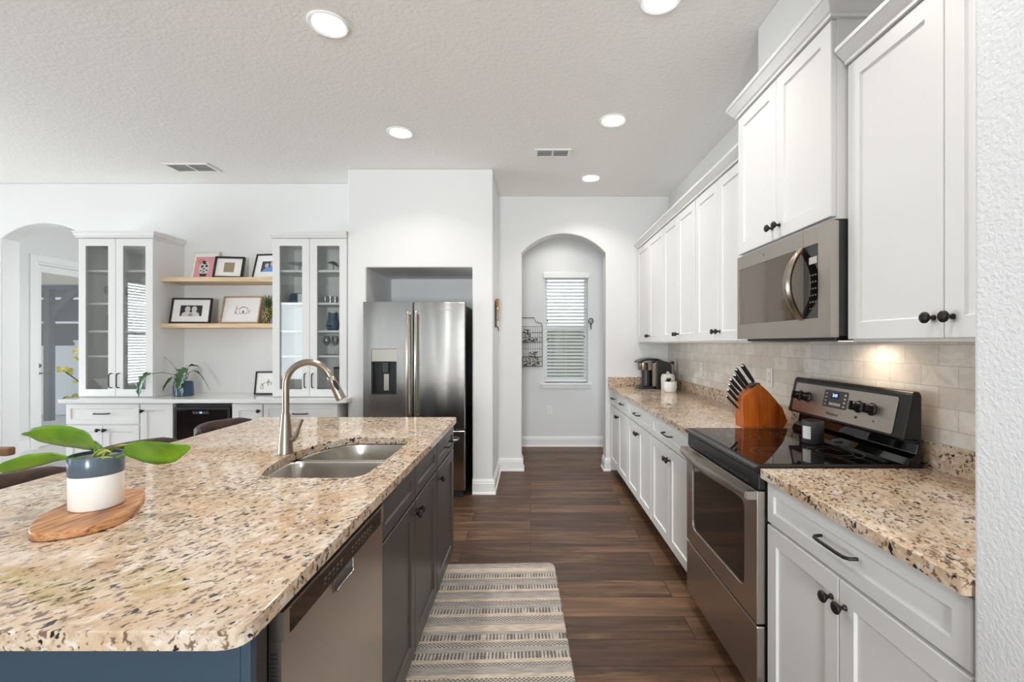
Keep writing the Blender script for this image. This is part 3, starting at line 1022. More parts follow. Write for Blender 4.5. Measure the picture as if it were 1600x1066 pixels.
# backguard: curved foot, then a console that leans back
bg = MB().prism([(0.552, 0.925), (0.562, 0.950), (0.585, 0.965), (0.592, 1.00), (0.590, 1.018), (0.604, 1.018), (0.604, 0.899), (0.555, 0.899)], 0.004, W - 0.004, 'YZ')
bgo = bg.build('backguard', 'gloss', t, 0.004)
con = MB().prism([(0.535, 1.018), (0.570, 1.182), (0.578, 1.196), (0.596, 1.196), (0.604, 1.18), (0.604, 1.018)], 0.0, W, 'YZ')
cono = con.build('console', 'plastic', t, 0.006, 3)
ang = math.atan2(0.035, 0.164)
def con_pt(x, u, o=0.0):
    """point on the console face: x along, u up the slope, o out of it"""
    return (x, 0.535 + u * sin(ang) - o * cos(ang), 1.018 + u * cos(ang) + o * sin(ang))
def con_plate(mb, pts, o0, o1):
    n = len(pts)
    vs = [con_pt(x, u, o0) for x, u in pts] + [con_pt(x, u, o1) for x, u in pts]
    return mb.add(vs, [list(range(n)), list(range(n, 2 * n))] + [(i, (i + 1) % n, n + (i + 1) % n, n + i) for i in range(n)])
con_plate(MB(), rounded([(0.035, 0.012), (W - 0.055, 0.012), (W - 0.055, 0.155), (0.035, 0.155)], 0.012), -0.002, 0.003).build('control_panel', 'steel_flat', cono)
con_plate(MB(), rounded([(0.272, 0.063), (0.432, 0.063), (0.432, 0.142), (0.272, 0.142)], 0.010), 0.002, 0.0045).build('display_panel', 'plastic_soft', cono)
con_plate(MB(), [(0.325, 0.105), (0.375, 0.105), (0.375, 0.134), (0.325, 0.134)], 0.0035, 0.0052).build('clock_window', 'gloss', cono)
rotc = (pi / 2 - ang, 0, 0)
lettering('clock_digits', '3:41', 0.020, 'blue_led', cono, con_pt(0.350, 0.119, 0.0056), rotc)
m = MB()
for k in range(6):
    con_plate(m, [(0.318 + k * 0.013, 0.074), (0.327 + k * 0.013, 0.074), (0.327 + k * 0.013, 0.086), (0.318 + k * 0.013, 0.086)], 0.004, 0.0050)
for k in range(4):
    con_plate(m, [(0.410, 0.072 + k * 0.017), (0.422, 0.072 + k * 0.017), (0.422, 0.079 + k * 0.017), (0.410, 0.079 + k * 0.017)], 0.004, 0.0050)
    con_plate(m, [(0.283, 0.072 + k * 0.017), (0.295, 0.072 + k * 0.017), (0.295, 0.077 + k * 0.017), (0.283, 0.077 + k * 0.017)], 0.004, 0.0050)
m.build('legends', 'pale_led', cono)
lettering('logo', 'Whirlpool', 0.020, 'grey_print', cono, con_pt(0.345, 0.034, 0.0034), rotc, shear=0.25)
for x in (0.085, 0.150, 0.505, 0.580):
    k = MB().at(con_pt(x, 0.090, 0.003), (pi / 2 - ang, 0, 0))
    k.lathe([(0.026, 0), (0.026, 0.004), (0.020, 0.008), (0.0185, 0.030), (0.016, 0.034), (0.001, 0.035)], 20)
    k.box((-0.005, -0.019, 0.028), (0.005, 0.019, 0.042))
    k.build('control_knob', 'plastic', cono)
for x, r in ((0.500, 0.006), (0.600, 0.003)):
    MB().at(con_pt(x, 0.044, 0.003), (pi / 2 - ang, 0, 0)).lathe([(r, 0), (r, 0.002), (0.0005, 0.003)], 12).build('indicator_light', 'plastic', cono)

# ---------------------------------------------------------------- things on the right-hand counters
CT = 0.917
prof = [(1.150, CT + 0.001), (1.374, CT + 0.001), (1.392, 0.950), (1.365, 1.02), (1.325, 1.07), (1.285, 1.115), (1.246, 1.148), (1.232, 1.152), (1.206, 1.132), (1.150, 1.088), (1.143, 1.072)]
o = MB().prism(prof, 2.492, 2.588, 'XZ').build('knife_block', 'block', bevel=0.004)
tag(o, 'amber wooden knife block with a curved back, beside the stove', 'knife block')
m = MB().prism([(1.202, 1.131), (1.247, 1.149), (1.243, 1.158), (1.196, 1.139)], 2.500, 2.580, 'XZ').build('slot_cap', 'plastic', o)
hand = [((1.228, 1.1525), (1.156, 1.258), 0.0105), ((1.200, 1.1345), (1.126, 1.236), 0.0105), ((1.181, 1.1185), (1.113, 1.205), 0.010),
        ((1.164, 1.1035), (1.097, 1.179), 0.0095), ((1.146, 1.0835), (1.086, 1.152), 0.009), ((1.143, 1.052), (1.083, 1.122), 0.009), ((1.144, 1.010), (1.069, 1.090), 0.006)]
ordw = ['top', 'second from the top', 'third from the top', 'fourth from the top', 'fifth from the top', 'sixth from the top', 'bottom, slimmest of all']
for i, (a, b, r) in enumerate(hand):
    yy = 2.525 if i % 2 == 0 else 2.535
    A, B = Vector((a[0], yy, a[1])), Vector((b[0], yy, b[1]))
    dv = (B - A).normalized()
    A = A + dv * 0.0015
    L = (B - A).length
    kt = thing('kitchen_knife', 'black-handled knife in the amber block, %s' % ordw[i], 'knife', A, 0, 'knives in the amber block')
    def q(f): return dv * (L * f)
    MB().tube([q(0.0), q(0.10)], [r * 0.75, r * 0.75], 10).build('bolster', 'chrome', kt)
    MB().tube([q(0.101), q(0.3), q(0.55), q(0.80), q(0.92)], [r * 0.85, r * 1.05, r * 1.15, r * 1.1, r * 1.15], 10).build('grip', 'plastic', kt)
    MB().tube([q(0.921), q(0.96), q(1.0)], [r * 1.15, r * 1.1, r * 0.7], 10).build('end_cap', 'chrome', kt)

o = thing('candle_jar', 'matte black candle jar with a white label standing on the cooktop', 'candle', (1.262, 2.06, 0.928))
MB().lathe([(0.040, 0), (0.043, 0.004), (0.043, 0.098), (0.041, 0.100), (0.0385, 0.098), (0.0385, 0.05)], 32).build('jar', 'plastic_soft', o)
MB().lathe([(0.0384, 0.046), (0.0384, 0.052), (0.001, 0.053)], 24).build('wax', 'plastic', o)
vs = []
for k in range(9):
    a = radians(176 + 52 * k / 8)
    for z in (0.022, 0.078):
        vs.append((0.0435 * cos(a), 0.0435 * sin(a), z))
MB().add(vs, [(2 * k, 2 * k + 2, 2 * k + 3, 2 * k + 1) for k in range(8)], True).build('label', 'matt_white', o)

o = thing('coffee_maker', 'black and silver single-serve coffee maker at the end of the counter', 'coffee maker', (1.155, 4.60, CT + 0.001), 0)
MB().prism([(0.10, 0), (0.255, 0), (0.255, 0.23), (0.235, 0.262), (0.16, 0.286), (0.10, 0.288)], 0, 0.20, 'XZ').build('housing', 'plastic', o, 0.008, 3)
MB().prism(rounded([(-0.07, 0), (0.098, 0), (0.098, 0.200), (-0.07, 0.200)], 0.03), 0.0, 0.026).build('drip_tray', 'plastic', o, 0.003)
MB().prism([(0.062, 0.027), (0.099, 0.027), (0.099, 0.270), (0.062, 0.255)], -0.002, 0.202, 'XZ').build('front_column', 'nickel', o, 0.004)
MB().at((-0.01, 0.10, 0.185)).lathe([(0.050, 0), (0.052, 0.005), (0.052, 0.072), (0.045, 0.075)], 28).build('brew_head', 'nickel', o)
MB().at((0.02, 0.10, 0.027)).lathe([(0.042, 0), (0.042, 0.157)], 24).build('water_column', 'plastic_soft', o)
MB().prism([(-0.085, 0.263), (-0.06, 0.280), (0.0, 0.300), (0.08, 0.306), (0.17, 0.296), (0.10, 0.289), (0.0, 0.280), (-0.055, 0.262)], 0.004, 0.196, 'XZ').build('lid', 'plastic', o, 0.004)

o = thing('canister', 'white ceramic canister with a knobbed lid in front of the coffee maker', 'canister', (1.338, 4.49, CT + 0.001))
MB().lathe([(0.060, 0), (0.064, 0.004), (0.066, 0.12), (0.062, 0.142), (0.060, 0.145)], 32).build('jar', 'white_ceramic', o)
MB().at((0, 0, 0.1455)).lathe([(0.058, 0), (0.058, 0.010), (0.03, 0.016), (0.012, 0.018), (0.015, 0.028), (0.010, 0.036), (0.001, 0.038)], 28).build('lid', 'white_ceramic', o)
o = thing('potted_succulent', 'small white pot with a green succulent on the granite counter', 'plant', (1.312, 4.33, CT + 0.001))
MB().lathe([(0.048, 0), (0.055, 0.008), (0.060, 0.05), (0.059, 0.098), (0.055, 0.099), (0.054, 0.085)], 32).build('pot', 'white_ceramic', o)
MB().lathe([(0.0535, 0.082), (0.0535, 0.088), (0.001, 0.090)], 24).build('soil', 'soil', o)
m = MB()
rnd = random.Random(3)
for k in range(26):
    a, el, L = rnd.uniform(0, 2 * pi), rnd.uniform(0.3, 1.4), rnd.uniform(0.03, 0.055)
    dx, dy = cos(a) * cos(el), sin(a) * cos(el)
    b0 = Vector((-0.014 + 0.008 * dx, 0.008 * dy, 0.09))
    leaf(m, [b0, b0 + Vector((dx, dy, sin(el))) * L * 0.6, b0 + Vector((dx * 1.2, dy * 1.2, sin(el) * 0.9)) * L], [0.003, 0.009, 0.001], (-sin(a), cos(a), 0.1), 0.3, 3)
m.build('leaves', 'leaf_deep', o)

def outlet(label, loc, rz, cord=False):
    o = thing('power_outlet', label, 'outlet', loc, rz)
    MB().prism(rounded([(-0.036, -0.058), (0.036, -0.058), (0.036, 0.058), (-0.036, 0.058)], 0.006), -0.006, 0, 'XZ').build('cover_plate', 'plate', o, 0.002)
    for s in (-1, 1):
        MB().prism(rounded([(-0.017, s * 0.024 - 0.017), (0.017, s * 0.024 - 0.017), (0.017, s * 0.024 + 0.017), (-0.017, s * 0.024 + 0.017)], 0.008), -0.008, -0.005, 'XZ').build('socket', 'plate', o)
        mm = MB()
        for x in (-0.006, 0.006): mm.box((x - 0.001, -0.0086, s * 0.024 - 0.004), (x + 0.001, -0.0078, s * 0.024 + 0.006))
        mm.build('slots', 'vent_dark', o)
    return o
outlet('white outlet on the tile between the knife block and the range', (RW - 0.0085, 2.85, 1.160), R90)
outlet('white outlet on the tile between canister and knife block', (RW - 0.0085, 3.99, 1.150), R90)
outlet('white outlet on the tile behind the coffee maker, with a black plug', (RW - 0.0085, 4.74, 1.150), R90)
outlet('white outlet low on the hall wall under the window', (0.247, 6.1395, 0.485), 0)
o = MB().at((RW - 0.0175, 4.74, 1.174), (0, -pi / 2, 0)).lathe([(0.013, 0), (0.015, 0.012), (0.007, 0.032), (0.004, 0.045)], 14)
o.at().tube([(1.43, 4.74, 1.174), (1.418, 4.755, 1.15), (1.425, 4.775, 1.05), (1.43, 4.78, 0.93)], 0.003, 8)
tag(o.build('power_plug', 'plastic'), 'black plug and cord in the outlet behind the coffee maker', 'plug')

# ================================================================== ISLAND
IF = -0.469      # plane of the island fronts
def isl_cab(label, y0, w, fr, hollow=False):
    return base_cabinet(label, (IF, y0, 0), L90, w, fr, depth=0.60, paint='charcoal', group='charcoal island cabinets', h=0.883, hollow=hollow)
isl_cab('charcoal island sink cabinet with two false fronts over two doors', 1.442, 0.868, [('false', 0.004, 0.431, 0.742, 0.872), ('false', 0.437, 0.864, 0.742, 0.872), ('door', 0.004, 0.4325, 0.115, 0.733, 'R', 0.69), ('door', 0.4355, 0.864, 0.115, 0.733, 'L', 0.69)], True)
isl_cab('charcoal island cabinet at the far end, one drawer over one door', 2.312, 0.50, [('drawer', 0.004, 0.494, 0.742, 0.872, 0.15), ('door', 0.004, 0.494, 0.115, 0.733, 'L', 0.685)])
# panelled carcass behind the cabinets and at the near end
o = MB().box((-1.30, 0.772, 0.001), (IF - 0.6015, 2.81, 0.883)).build('island_back_panel', 'island_cool_daylight', bevel=0.003)
tag(o, 'bluish back of the island on the seating side, cool daylight in its colour', 'panel')
o = thing('island_end_panel', 'island end panel below the granite edge, cool daylight tint in its colour', 'panel', (0, 0, 0))
MB().box((-1.0685, 0.772, 0.001), (-0.487, 0.792, 0.883)).build('board', 'island_cool_daylight', o, 0.002)
MB().box((-0.487, 0.772, 0.001), (-0.4875 + 0.018, 0.790, 0.883)).build('corner_stile', 'island_cool_daylight', o, 0.002)
MB().box((-0.545, 0.792, 0.001), (-0.487, 0.853, 0.883)).build('filler', 'charcoal', o, 0.002)

cut = rounded([(-0.925, 1.565), (-0.575, 1.560), (-0.568, 1.70), (-0.562, 2.10), (-0.565, 2.232), (-0.87, 2.240), (-0.955, 2.10), (-0.99, 1.93), (-0.975, 1.72)], [0.06, 0.07, 0.02, 0.02, 0.07, 0.09, 0.10, 0.10, 0.08], 6)
o = slab(rounded([(-1.655, 0.728), (-0.455, 0.728), (-0.455, 2.85), (-1.655, 2.85)], [0.03, 0.045, 0.03, 0.03]), cut, 0.885, 0.917).build('island_countertop', 'granite', bevel=0.007, seg=3)
tag(o, 'broad speckled granite island top with a sink cut-out', 'countertop')

# sink: two bowls with rounded corners
o = thing('sink', 'stainless double-bowl sink set into the granite island', 'sink', (0, 0, 0))
def bowl(pts, z_top, z_bot, name='bowl'):
    c = Vector((sum(p[0] for p in pts) / len(pts), sum(p[1] for p in pts) / len(pts)))
    loops = []
    for z, s, grow in ((z_top, 1.0, 0.014), (z_top, 1.0, 0.0), (z_top - 0.006, 0.99, 0), (z_bot + 0.03, 0.955, 0), (z_bot + 0.008, 0.92, 0), (z_bot, 0.84, 0), (z_bot - 0.004, 0.25, 0)):
        L = []
        for p in pts:
            v = Vector(p) - c
            g = v.normalized() * grow
            L.append((c.x + v.x * s + g.x, c.y + v.y * s + g.y, z))
        loops.append(L)
    n = len(pts)
    vs = [p for L in loops for p in L]
    fs = []
    for i in range(len(loops) - 1):
        for k in range(n):
            fs.append((i * n + k, i * n + (k + 1) % n, (i + 1) * n + (k + 1) % n, (i + 1) * n + k))
    fs.append([(len(loops) - 1) * n + k for k in range(n)])
    b = MB().add(vs, fs, True).build(name, 'steel_sink', o, solid=0.0016)
    MB().at((c.x, c.y, z_bot - 0.0035)).lathe([(0.043, 0), (0.043, 0.002), (0.036, 0.003), (0.030, -0.002), (0.001, -0.003)], 24).build('drain', 'chrome', b)
bowl(rounded([(-0.930, 1.557), (-0.570, 1.552), (-0.563, 1.905), (-0.985, 1.905), (-0.980, 1.72)], [0.07, 0.08, 0.06, 0.06, 0.06], 6), 0.8835, 0.69)
bowl(rounded([(-0.985, 1.932), (-0.562, 1.932), (-0.560, 2.238), (-0.872, 2.246), (-0.955, 2.11)], [0.06, 0.06, 0.08, 0.09, 0.08], 6), 0.8835, 0.72)

# faucet
o = thing('faucet', 'brushed nickel gooseneck pull-down faucet beside the island sink', 'faucet', (-1.012, 1.905, CT))
MB().lathe([(0.030, 0.0005), (0.030, 0.006), (0.0285, 0.012), (0.027, 0.05), (0.022, 0.10), (0.0175, 0.15), (0.0165, 0.165)], 28).build('base', 'nickel', o)
pts = [(0, 0, 0.155), (0, 0, 0.20), (0, 0, 0.26)]
for k in range(0, 17):
    a = radians(180 - 158 * k / 16)
    pts.append((0.095 + 0.095 * cos(a), 0, 0.283 + 0.095 * sin(a)))
MB().tube(pts, 0.0135, 18).build('gooseneck', 'nickel', o)
end, prv = Vector(pts[-1]), Vector(pts[-2])
dv = (end - prv).normalized()
hd = MB().tube([end + dv * 0.0005, end + dv * 0.004, end + dv * 0.02, end + dv * 0.06, end + dv * 0.100, end + dv * 0.106], [0.0135, 0.0150, 0.0155, 0.0185, 0.0205, 0.0190], 20).build('spray_head', 'nickel', o)
bt = end + dv * 0.045
nrm = Vector((dv.z, 0, -dv.x)) * -1
side = (Vector((0, -1, 0)) * 0.75 + nrm * 0.66).normalized()
mb = MB()
vs = []
w = dv.cross(side)
for rr, off in ((1.0, 0.0148), (0.85, 0.0195), (0.0, 0.0200)):
    for k in range(20):
        a = 2 * pi * k / 20
        vs.append(bt + side * off + dv * (0.026 * rr * cos(a)) + w * (0.0085 * rr * sin(a)))
fs = []
for i in range(2):
    for k in range(20): fs.append((i * 20 + k, i * 20 + (k + 1) % 20, (i + 1) * 20 + (k + 1) % 20, (i + 1) * 20 + k))
mb.add(vs, fs, True).build('spray_button', 'plastic', hd)
MB().tube([(0.018, 0, 0.060), (0.032, -0.004, 0.061), (0.044, -0.005, 0.072), (0.056, -0.007, 0.105), (0.074, -0.010, 0.145)], [0.0125, 0.0125, 0.010, 0.0065, 0.0060], 14).build('lever', 'nickel', o)

# dishwasher
o = thing('dishwasher', 'stainless dishwasher with black control strip at the near end of the island', 'dishwasher', (-0.463, 0.856, 0), L90)
W = 0.582
MB().box((0.002, 0.024, 0.10), (W - 0.002, 0.60, 0.868)).build('tub_housing', 'plastic', o)
m = MB()
px0, px1, pz0, pz1 = 0.225, 0.345, 0.785, 0.818
for a, b in (((0, 0, 0.115), (W, 0.024, pz0)), ((0, 0, pz0), (px0, 0.024, 0.818)), ((px1, 0, pz0), (W, 0.024, 0.818))): m.box(a, b)
m.build('door_panel', 'steel_flat', o)
m = MB().prism(rounded([(px0, pz0), (px1, pz0), (px1, pz1), (px0, pz1)], 0.008), 0.020, 0.0235, 'XZ')
hp_ = m.build('pocket_handle', 'chrome', o)
MB().tube([(px0 + 0.002, -0.001, pz1), (px0 + 0.004, -0.002, pz0 + 0.006), (px0 + 0.012, -0.003, pz0), (px1 - 0.012, -0.003, pz0), (px1 - 0.004, -0.002, pz0 + 0.006), (px1 - 0.002, -0.001, pz1)], 0.003, 8).build('lip', 'chrome', hp_)
m = MB()
for a, b in (((0, -0.004, 0.8185), (0.022, 0.024, 0.872)), ((W - 0.022, -0.004, 0.8185), (W, 0.024, 0.872)), ((0.022, -0.004, 0.866), (W - 0.022, 0.024, 0.872)), ((0.022, 0.010, 0.8185), (W - 0.022, 0.024, 0.866))): m.box(a, b)
bz = m.build('control_bezel', 'steel_flat', o)
cp = MB().prism(rounded([(0.022, 0.8190), (W - 0.022, 0.8190), (W - 0.022, 0.8655), (0.022, 0.8655)], 0.006), -0.0035, 0.0095, 'XZ').build('control_strip', 'oven_glass', o)
m = MB()
for k in range(5):
    m.box((0.17 + k * 0.022, -0.0040, 0.843), (0.182 + k * 0.022, -0.0032, 0.848))
    m.box((0.17 + k * 0.022, -0.0040, 0.834), (0.178 + k * 0.022, -0.0032, 0.837))
for k in range(7):
    m.box((0.33 + k * 0.022, -0.0040, 0.843), (0.342 + k * 0.022, -0.0032, 0.848))
    m.box((0.33 + k * 0.022, -0.0040, 0.834), (0.338 + k * 0.022, -0.0032, 0.837))
m.build('legends', 'grey_print', cp)
MB().box((0.03, -0.0042, 0.8665), (0.15, -0.0032, 0.869)).build('vent_slit', 'plastic', bz)
m = MB()
for k in range(8):
    m.box((-0.0008, 0.006, 0.735 + k * 0.008), (0.0015, 0.020, 0.739 + k * 0.008))
m.build('side_louvers', 'plastic_soft', o)
MB().box((0.004, 0.075, 0.001), (W - 0.004, 0.60, 0.098)).build('toe_panel', 'kick', o)

# board, planter
pts = [(-1.137, 1.047), (-1.085, 1.062), (-1.042, 1.092), (-1.026, 1.166), (-1.062, 1.25), (-1.125, 1.348), (-1.165, 1.382), (-1.228, 1.388), (-1.273, 1.27), (-1.240, 1.157), (-1.19, 1.09)]
o = MB().prism(rounded(pts, 0.03, 4), CT + 0.0008, CT + 0.0205).build('cutting_board', 'olive', bevel=0.004)
tag(o, 'live-edge olive wood board lying on the granite island', 'cutting board')
PX, PY, PZ = -1.160, 1.232, CT + 0.0215
o = thing('potted_plant', 'broad-leaved green plant in a white and slate blue pot on the wooden board', 'plant', (PX, PY, PZ))
MB().lathe([(0.052, 0), (0.056, 0.004), (0.0565, 0.09), (0.0565, 0.138), (0.053, 0.138), (0.052, 0.115)], 40).build('pot', 'white_ceramic', o)
MB().lathe([(0.0569, 0.088), (0.0578, 0.090), (0.0578, 0.136), (0.056, 0.1395), (0.0528, 0.139), (0.0525, 0.12)], 40, cap=False).build('glazed_band', 'blue_ceramic', o)
MB().lathe([(0.0518, 0.112), (0.0518, 0.120), (0.001, 0.124)], 24).build('soil', 'soil', o)
def rel(x, z, y=1.232): return (x - PX, y - PY, z - PZ)
def blade(pts, widths, side, fold, stem_pts=None, mat='leaf'):
    l = leaf(MB(), [rel(*p) for p in pts], widths, side, fold, 5).build('leaf', mat, o, solid=0.0008)
    if stem_pts:
        MB().tube([rel(*p) for p in stem_pts], [0.0042, 0.0038, 0.0032][:len(stem_pts)], 8).build('leaf_stalk', 'stem', l)
    return l
blade([(-1.164, 1.084), (-1.182, 1.102), (-1.220, 1.113), (-1.275, 1.119), (-1.325, 1.123), (-1.345, 1.128), (-1.362, 1.129)], [0.010, 0.036, 0.044, 0.040, 0.026, 0.009, 0.001], (0.15, -0.55, 0.82), 0.2, [(-1.152, 1.056), (-1.157, 1.070), (-1.166, 1.087)])
blade([(-1.185, 1.078, 1.26), (-1.215, 1.100, 1.28), (-1.255, 1.107, 1.30), (-1.30, 1.100, 1.31), (-1.335, 1.085, 1.31)], [0.004, 0.020, 0.028, 0.024, 0.002], (0.1, -0.7, 0.7), 0.25, [(-1.160, 1.056), (-1.172, 1.068, 1.25), (-1.187, 1.080, 1.26)])
blade([(-1.205, 1.070, 1.21), (-1.240, 1.074, 1.20), (-1.285, 1.066, 1.19), (-1.330, 1.054, 1.18), (-1.362, 1.048, 1.175), (-1.385, 1.057, 1.17)], [0.004, 0.018, 0.026, 0.022, 0.012, 0.001], (0.1, -0.65, 0.75), 0.22, [(-1.165, 1.056), (-1.185, 1.066, 1.22), (-1.207, 1.070, 1.21)])
blade([(-1.075, 1.077, 1.225), (-1.045, 1.086, 1.22), (-0.998, 1.088, 1.215), (-0.950, 1.091, 1.21), (-0.905, 1.100, 1.21), (-0.893, 1.102, 1.21)], [0.006, 0.032, 0.042, 0.036, 0.012, 0.001], (0.05, -0.5, 0.86), 0.16, [(-1.142, 1.056), (-1.11, 1.066, 1.228), (-1.073, 1.078, 1.225)])
blade([(-1.150, 1.060, 1.24), (-1.135, 1.088, 1.245), (-1.110, 1.098, 1.25), (-1.085, 1.098, 1.25)], [0.003, 0.007, 0.006, 0.001], (0, -0.8, 0.6), 0.5, mat='leaf_young')
blade([(-1.155, 1.058, 1.22), (-1.145, 1.080, 1.215), (-1.118, 1.094, 1.21), (-1.092, 1.090, 1.20)], [0.003, 0.007, 0.008, 0.001], (0, -0.7, 0.7), 0.5, mat='leaf_young')
blade([(-1.158, 1.058, 1.235), (-1.160, 1.085, 1.24), (-1.172, 1.100, 1.245), (-1.19, 1.103, 1.25)], [0.003, 0.010, 0.012, 0.001], (0.2, -0.8, 0.5), 0.3)
blade([(-1.145, 1.056, 1.21), (-1.125, 1.072, 1.20), (-1.100, 1.080, 1.19), (-1.075, 1.080, 1.185)], [0.003, 0.006, 0.005, 0.001], (0, -0.8, 0.6), 0.5, mat='leaf_young')

# bar stools on the seating side
def bar_stool(label, yc):
    o = thing('bar_stool', label, 'stool', (-1.665, yc, 0), 0, 'stools along the island')
    MB().prism(rounded([(-0.20, -0.21), (0.20, -0.21), (0.20, 0.21), (-0.20, 0.21)], 0.06), 0.60, 0.66).build('seat', 'walnut', o, 0.012, 3)
    # curved backrest, open towards the island
    vs, fs = [], []
    n = 14
    for k in range(n + 1):
        u = -1 + 2 * k / n
        y = 0.225 * u
        x = -0.255 + 0.11 * u * u
        drop = 0.003 * u * u + 0.012 * max(0, abs(u) - 0.88) / 0.12
        for dx, z in ((-0.018, 0.70), (0.018, 0.70), (0.022, 0.884 - drop), (0.014, 0.902 - drop), (-0.006, 0.905 - drop), (-0.022, 0.890 - drop)):
            vs.append((x + dx, y, z))
    for k in range(n):
        for j in range(6):
            fs.append((k * 6 + j, k * 6 + (j + 1) % 6, (k + 1) * 6 + (j + 1) % 6, (k + 1) * 6 + j))
    fs += [list(range(6)), [n * 6 + j for j in range(6)]]
    MB().add(vs, fs, True).build('backrest', 'walnut', o)
    for sx in (-1, 1):
        for sy in (-1, 1):
            MB().tube([(sx * 0.16, sy * 0.17, 0.60), (sx * 0.20, sy * 0.20, 0.001)], [0.016, 0.011], 10).build('leg', 'black', o)
    for s in (-1, 1):
        MB().tube([(-0.24, s * 0.10, 0.705), (-0.19, s * 0.10, 0.655)], 0.012, 8).build('back_support', 'black', o)
    MB().tube([(0.185, -0.19, 0.22), (0.185, 0.19, 0.22)], 0.009, 8).build('footrest', 'black', o)
    return o
bar_stool('dark brown low-backed stool behind the potted plant, nearest of three', 1.575)
bar_stool('dark brown low-backed stool at the middle of the island, partly behind a leaf', 2.12)
bar_stool('dark brown low-backed stool at the far end of the island, before the beverage cooler', 2.74)

o = thing('dining_chair', 'reddish brown wooden chair past the stools, only its top rail showing', 'chair', (-2.577, 2.10, 0))
MB().box((-0.235, -0.02, 0.862), (0.215, 0.018, 0.900)).build('crest_rail', 'redwood', o, 0.008, 3)
for s in (-1, 1):
    MB().box((s * 0.10 - 0.016, -0.014, 0.001), (s * 0.10 + 0.016, 0.014, 0.8615)).build('back_post', 'redwood', o, 0.004)
    MB().box((s * 0.17 - 0.018, 0.36, 0.001), (s * 0.17 + 0.018, 0.396, 0.42)).build('leg', 'redwood', o, 0.004)
MB().box((-0.20, 0.016, 0.42), (0.20, 0.41, 0.455)).build('seat', 'redwood', o, 0.01, 3)

# anti-fatigue mat
o = MB().prism(rounded([(-0.345, -0.955), (0.345, -0.955), (0.345, 0.955), (-0.345, 0.955)], 0.05), 0.001, 0.020).build('kitchen_mat', 'mat', bevel=0.014, seg=4)
o.location = (-0.165, 1.885, 0)
o.rotation_euler = (0, 0, radians(2.0))
tag(o, 'cream and grey striped cushioned mat on the floor along the island', 'mat')

# ================================================================== BAR WALL
BF = 4.09
BH = 0.848
G = 'white bar cabinets along the back wall'
def bar_cab(label, x0, x1, fr):
    return base_cabinet(label, (x0, BF, 0), 0, x1 - x0 - 0.001, fr, h=BH - 0.002, depth=LW - BF - 0.002, group=G)
def pair(w, zt=0.63):
    return [('drawer', 0.005, w - 0.006, 0.655, 0.836, 0.13), ('door', 0.005, w / 2 - 0.0015, 0.11, 0.645, 'R', 0.605), ('door', w / 2 + 0.0015, w - 0.006, 0.11, 0.645, 'L', 0.605)]
bar_cab('white bar cabinet at the archway end, one drawer over two doors', -4.13, -3.47, pair(0.66))
bar_cab('narrow white bar cabinet between the archway end unit and the cooler', -3.47, -3.172, [('door', 0.005, 0.293, 0.11, 0.836, 'L', 0.775)])
bar_cab('narrow white bar cabinet on the other side of the cooler', -2.655, -2.375, [('door', 0.005, 0.275, 0.11, 0.836, 'R', 0.775)])
bar_cab('white bar cabinet next to the fridge surround, one drawer over two doors', -2.375, -1.705, pair(0.669))
o = MB().prism(rounded([(-4.16, 4.052), (-1.622, 4.052), (-1.622, 4.196), (-1.671, 4.198), (-1.671, LW - 0.001), (-4.16, LW - 0.001)], [0.01, 0.02, 0.01, 0.001, 0.001, 0.001]), BH, 0.882).build('bar_countertop', 'quartz', bevel=0.004)
tag(o, 'white stone countertop running along the bar wall', 'countertop')
# beverage cooler
o = thing('beverage_cooler', 'black under-counter beverage cooler with a glass door and blue display', 'fridge', (-3.168, BF - 0.004, 0))
W = 0.509
m = MB().box((0.002, 0.035, 0.03), (W - 0.002, 0.46, 0.832)).build('housing', 'plastic', o)
m = MB()
for a, b in (((0.006, 0, 0.06), (0.03, 0.034, 0.805)), ((W - 0.03, 0, 0.06), (W - 0.006, 0.034, 0.805)), ((0.03, 0, 0.06), (W - 0.03, 0.034, 0.09)), ((0.03, 0, 0.785), (W - 0.03, 0.034, 0.805))): m.box(a, b)
dd = m.build('door_frame', 'plastic', o)
MB().box((0.0305, 0.004, 0.0905), (W - 0.0305, 0.016, 0.7845)).build('door_glass', 'gloss', dd)
cp = MB().prism(rounded([(0.165, 0.745), (0.315, 0.745), (0.315, 0.772), (0.165, 0.772)], 0.012), 0.001, 0.004, 'XZ').build('control_strip', 'plastic', o)
lettering('temperature_display', '44', 0.024, 'blue_led', cp, (0.243, 0.0005, 0.7585), FRONT)
for x in (0.183, 0.208, 0.275, 0.297):
    MB().box((x - 0.004, 0.0003, 0.756), (x + 0.004, 0.001, 0.760)).build('touch_key', 'pale_led', cp)
MB().box((0.008, 0.004, 0.003), (W - 0.008, 0.05, 0.055)).build('toe_grille', 'plastic', o)

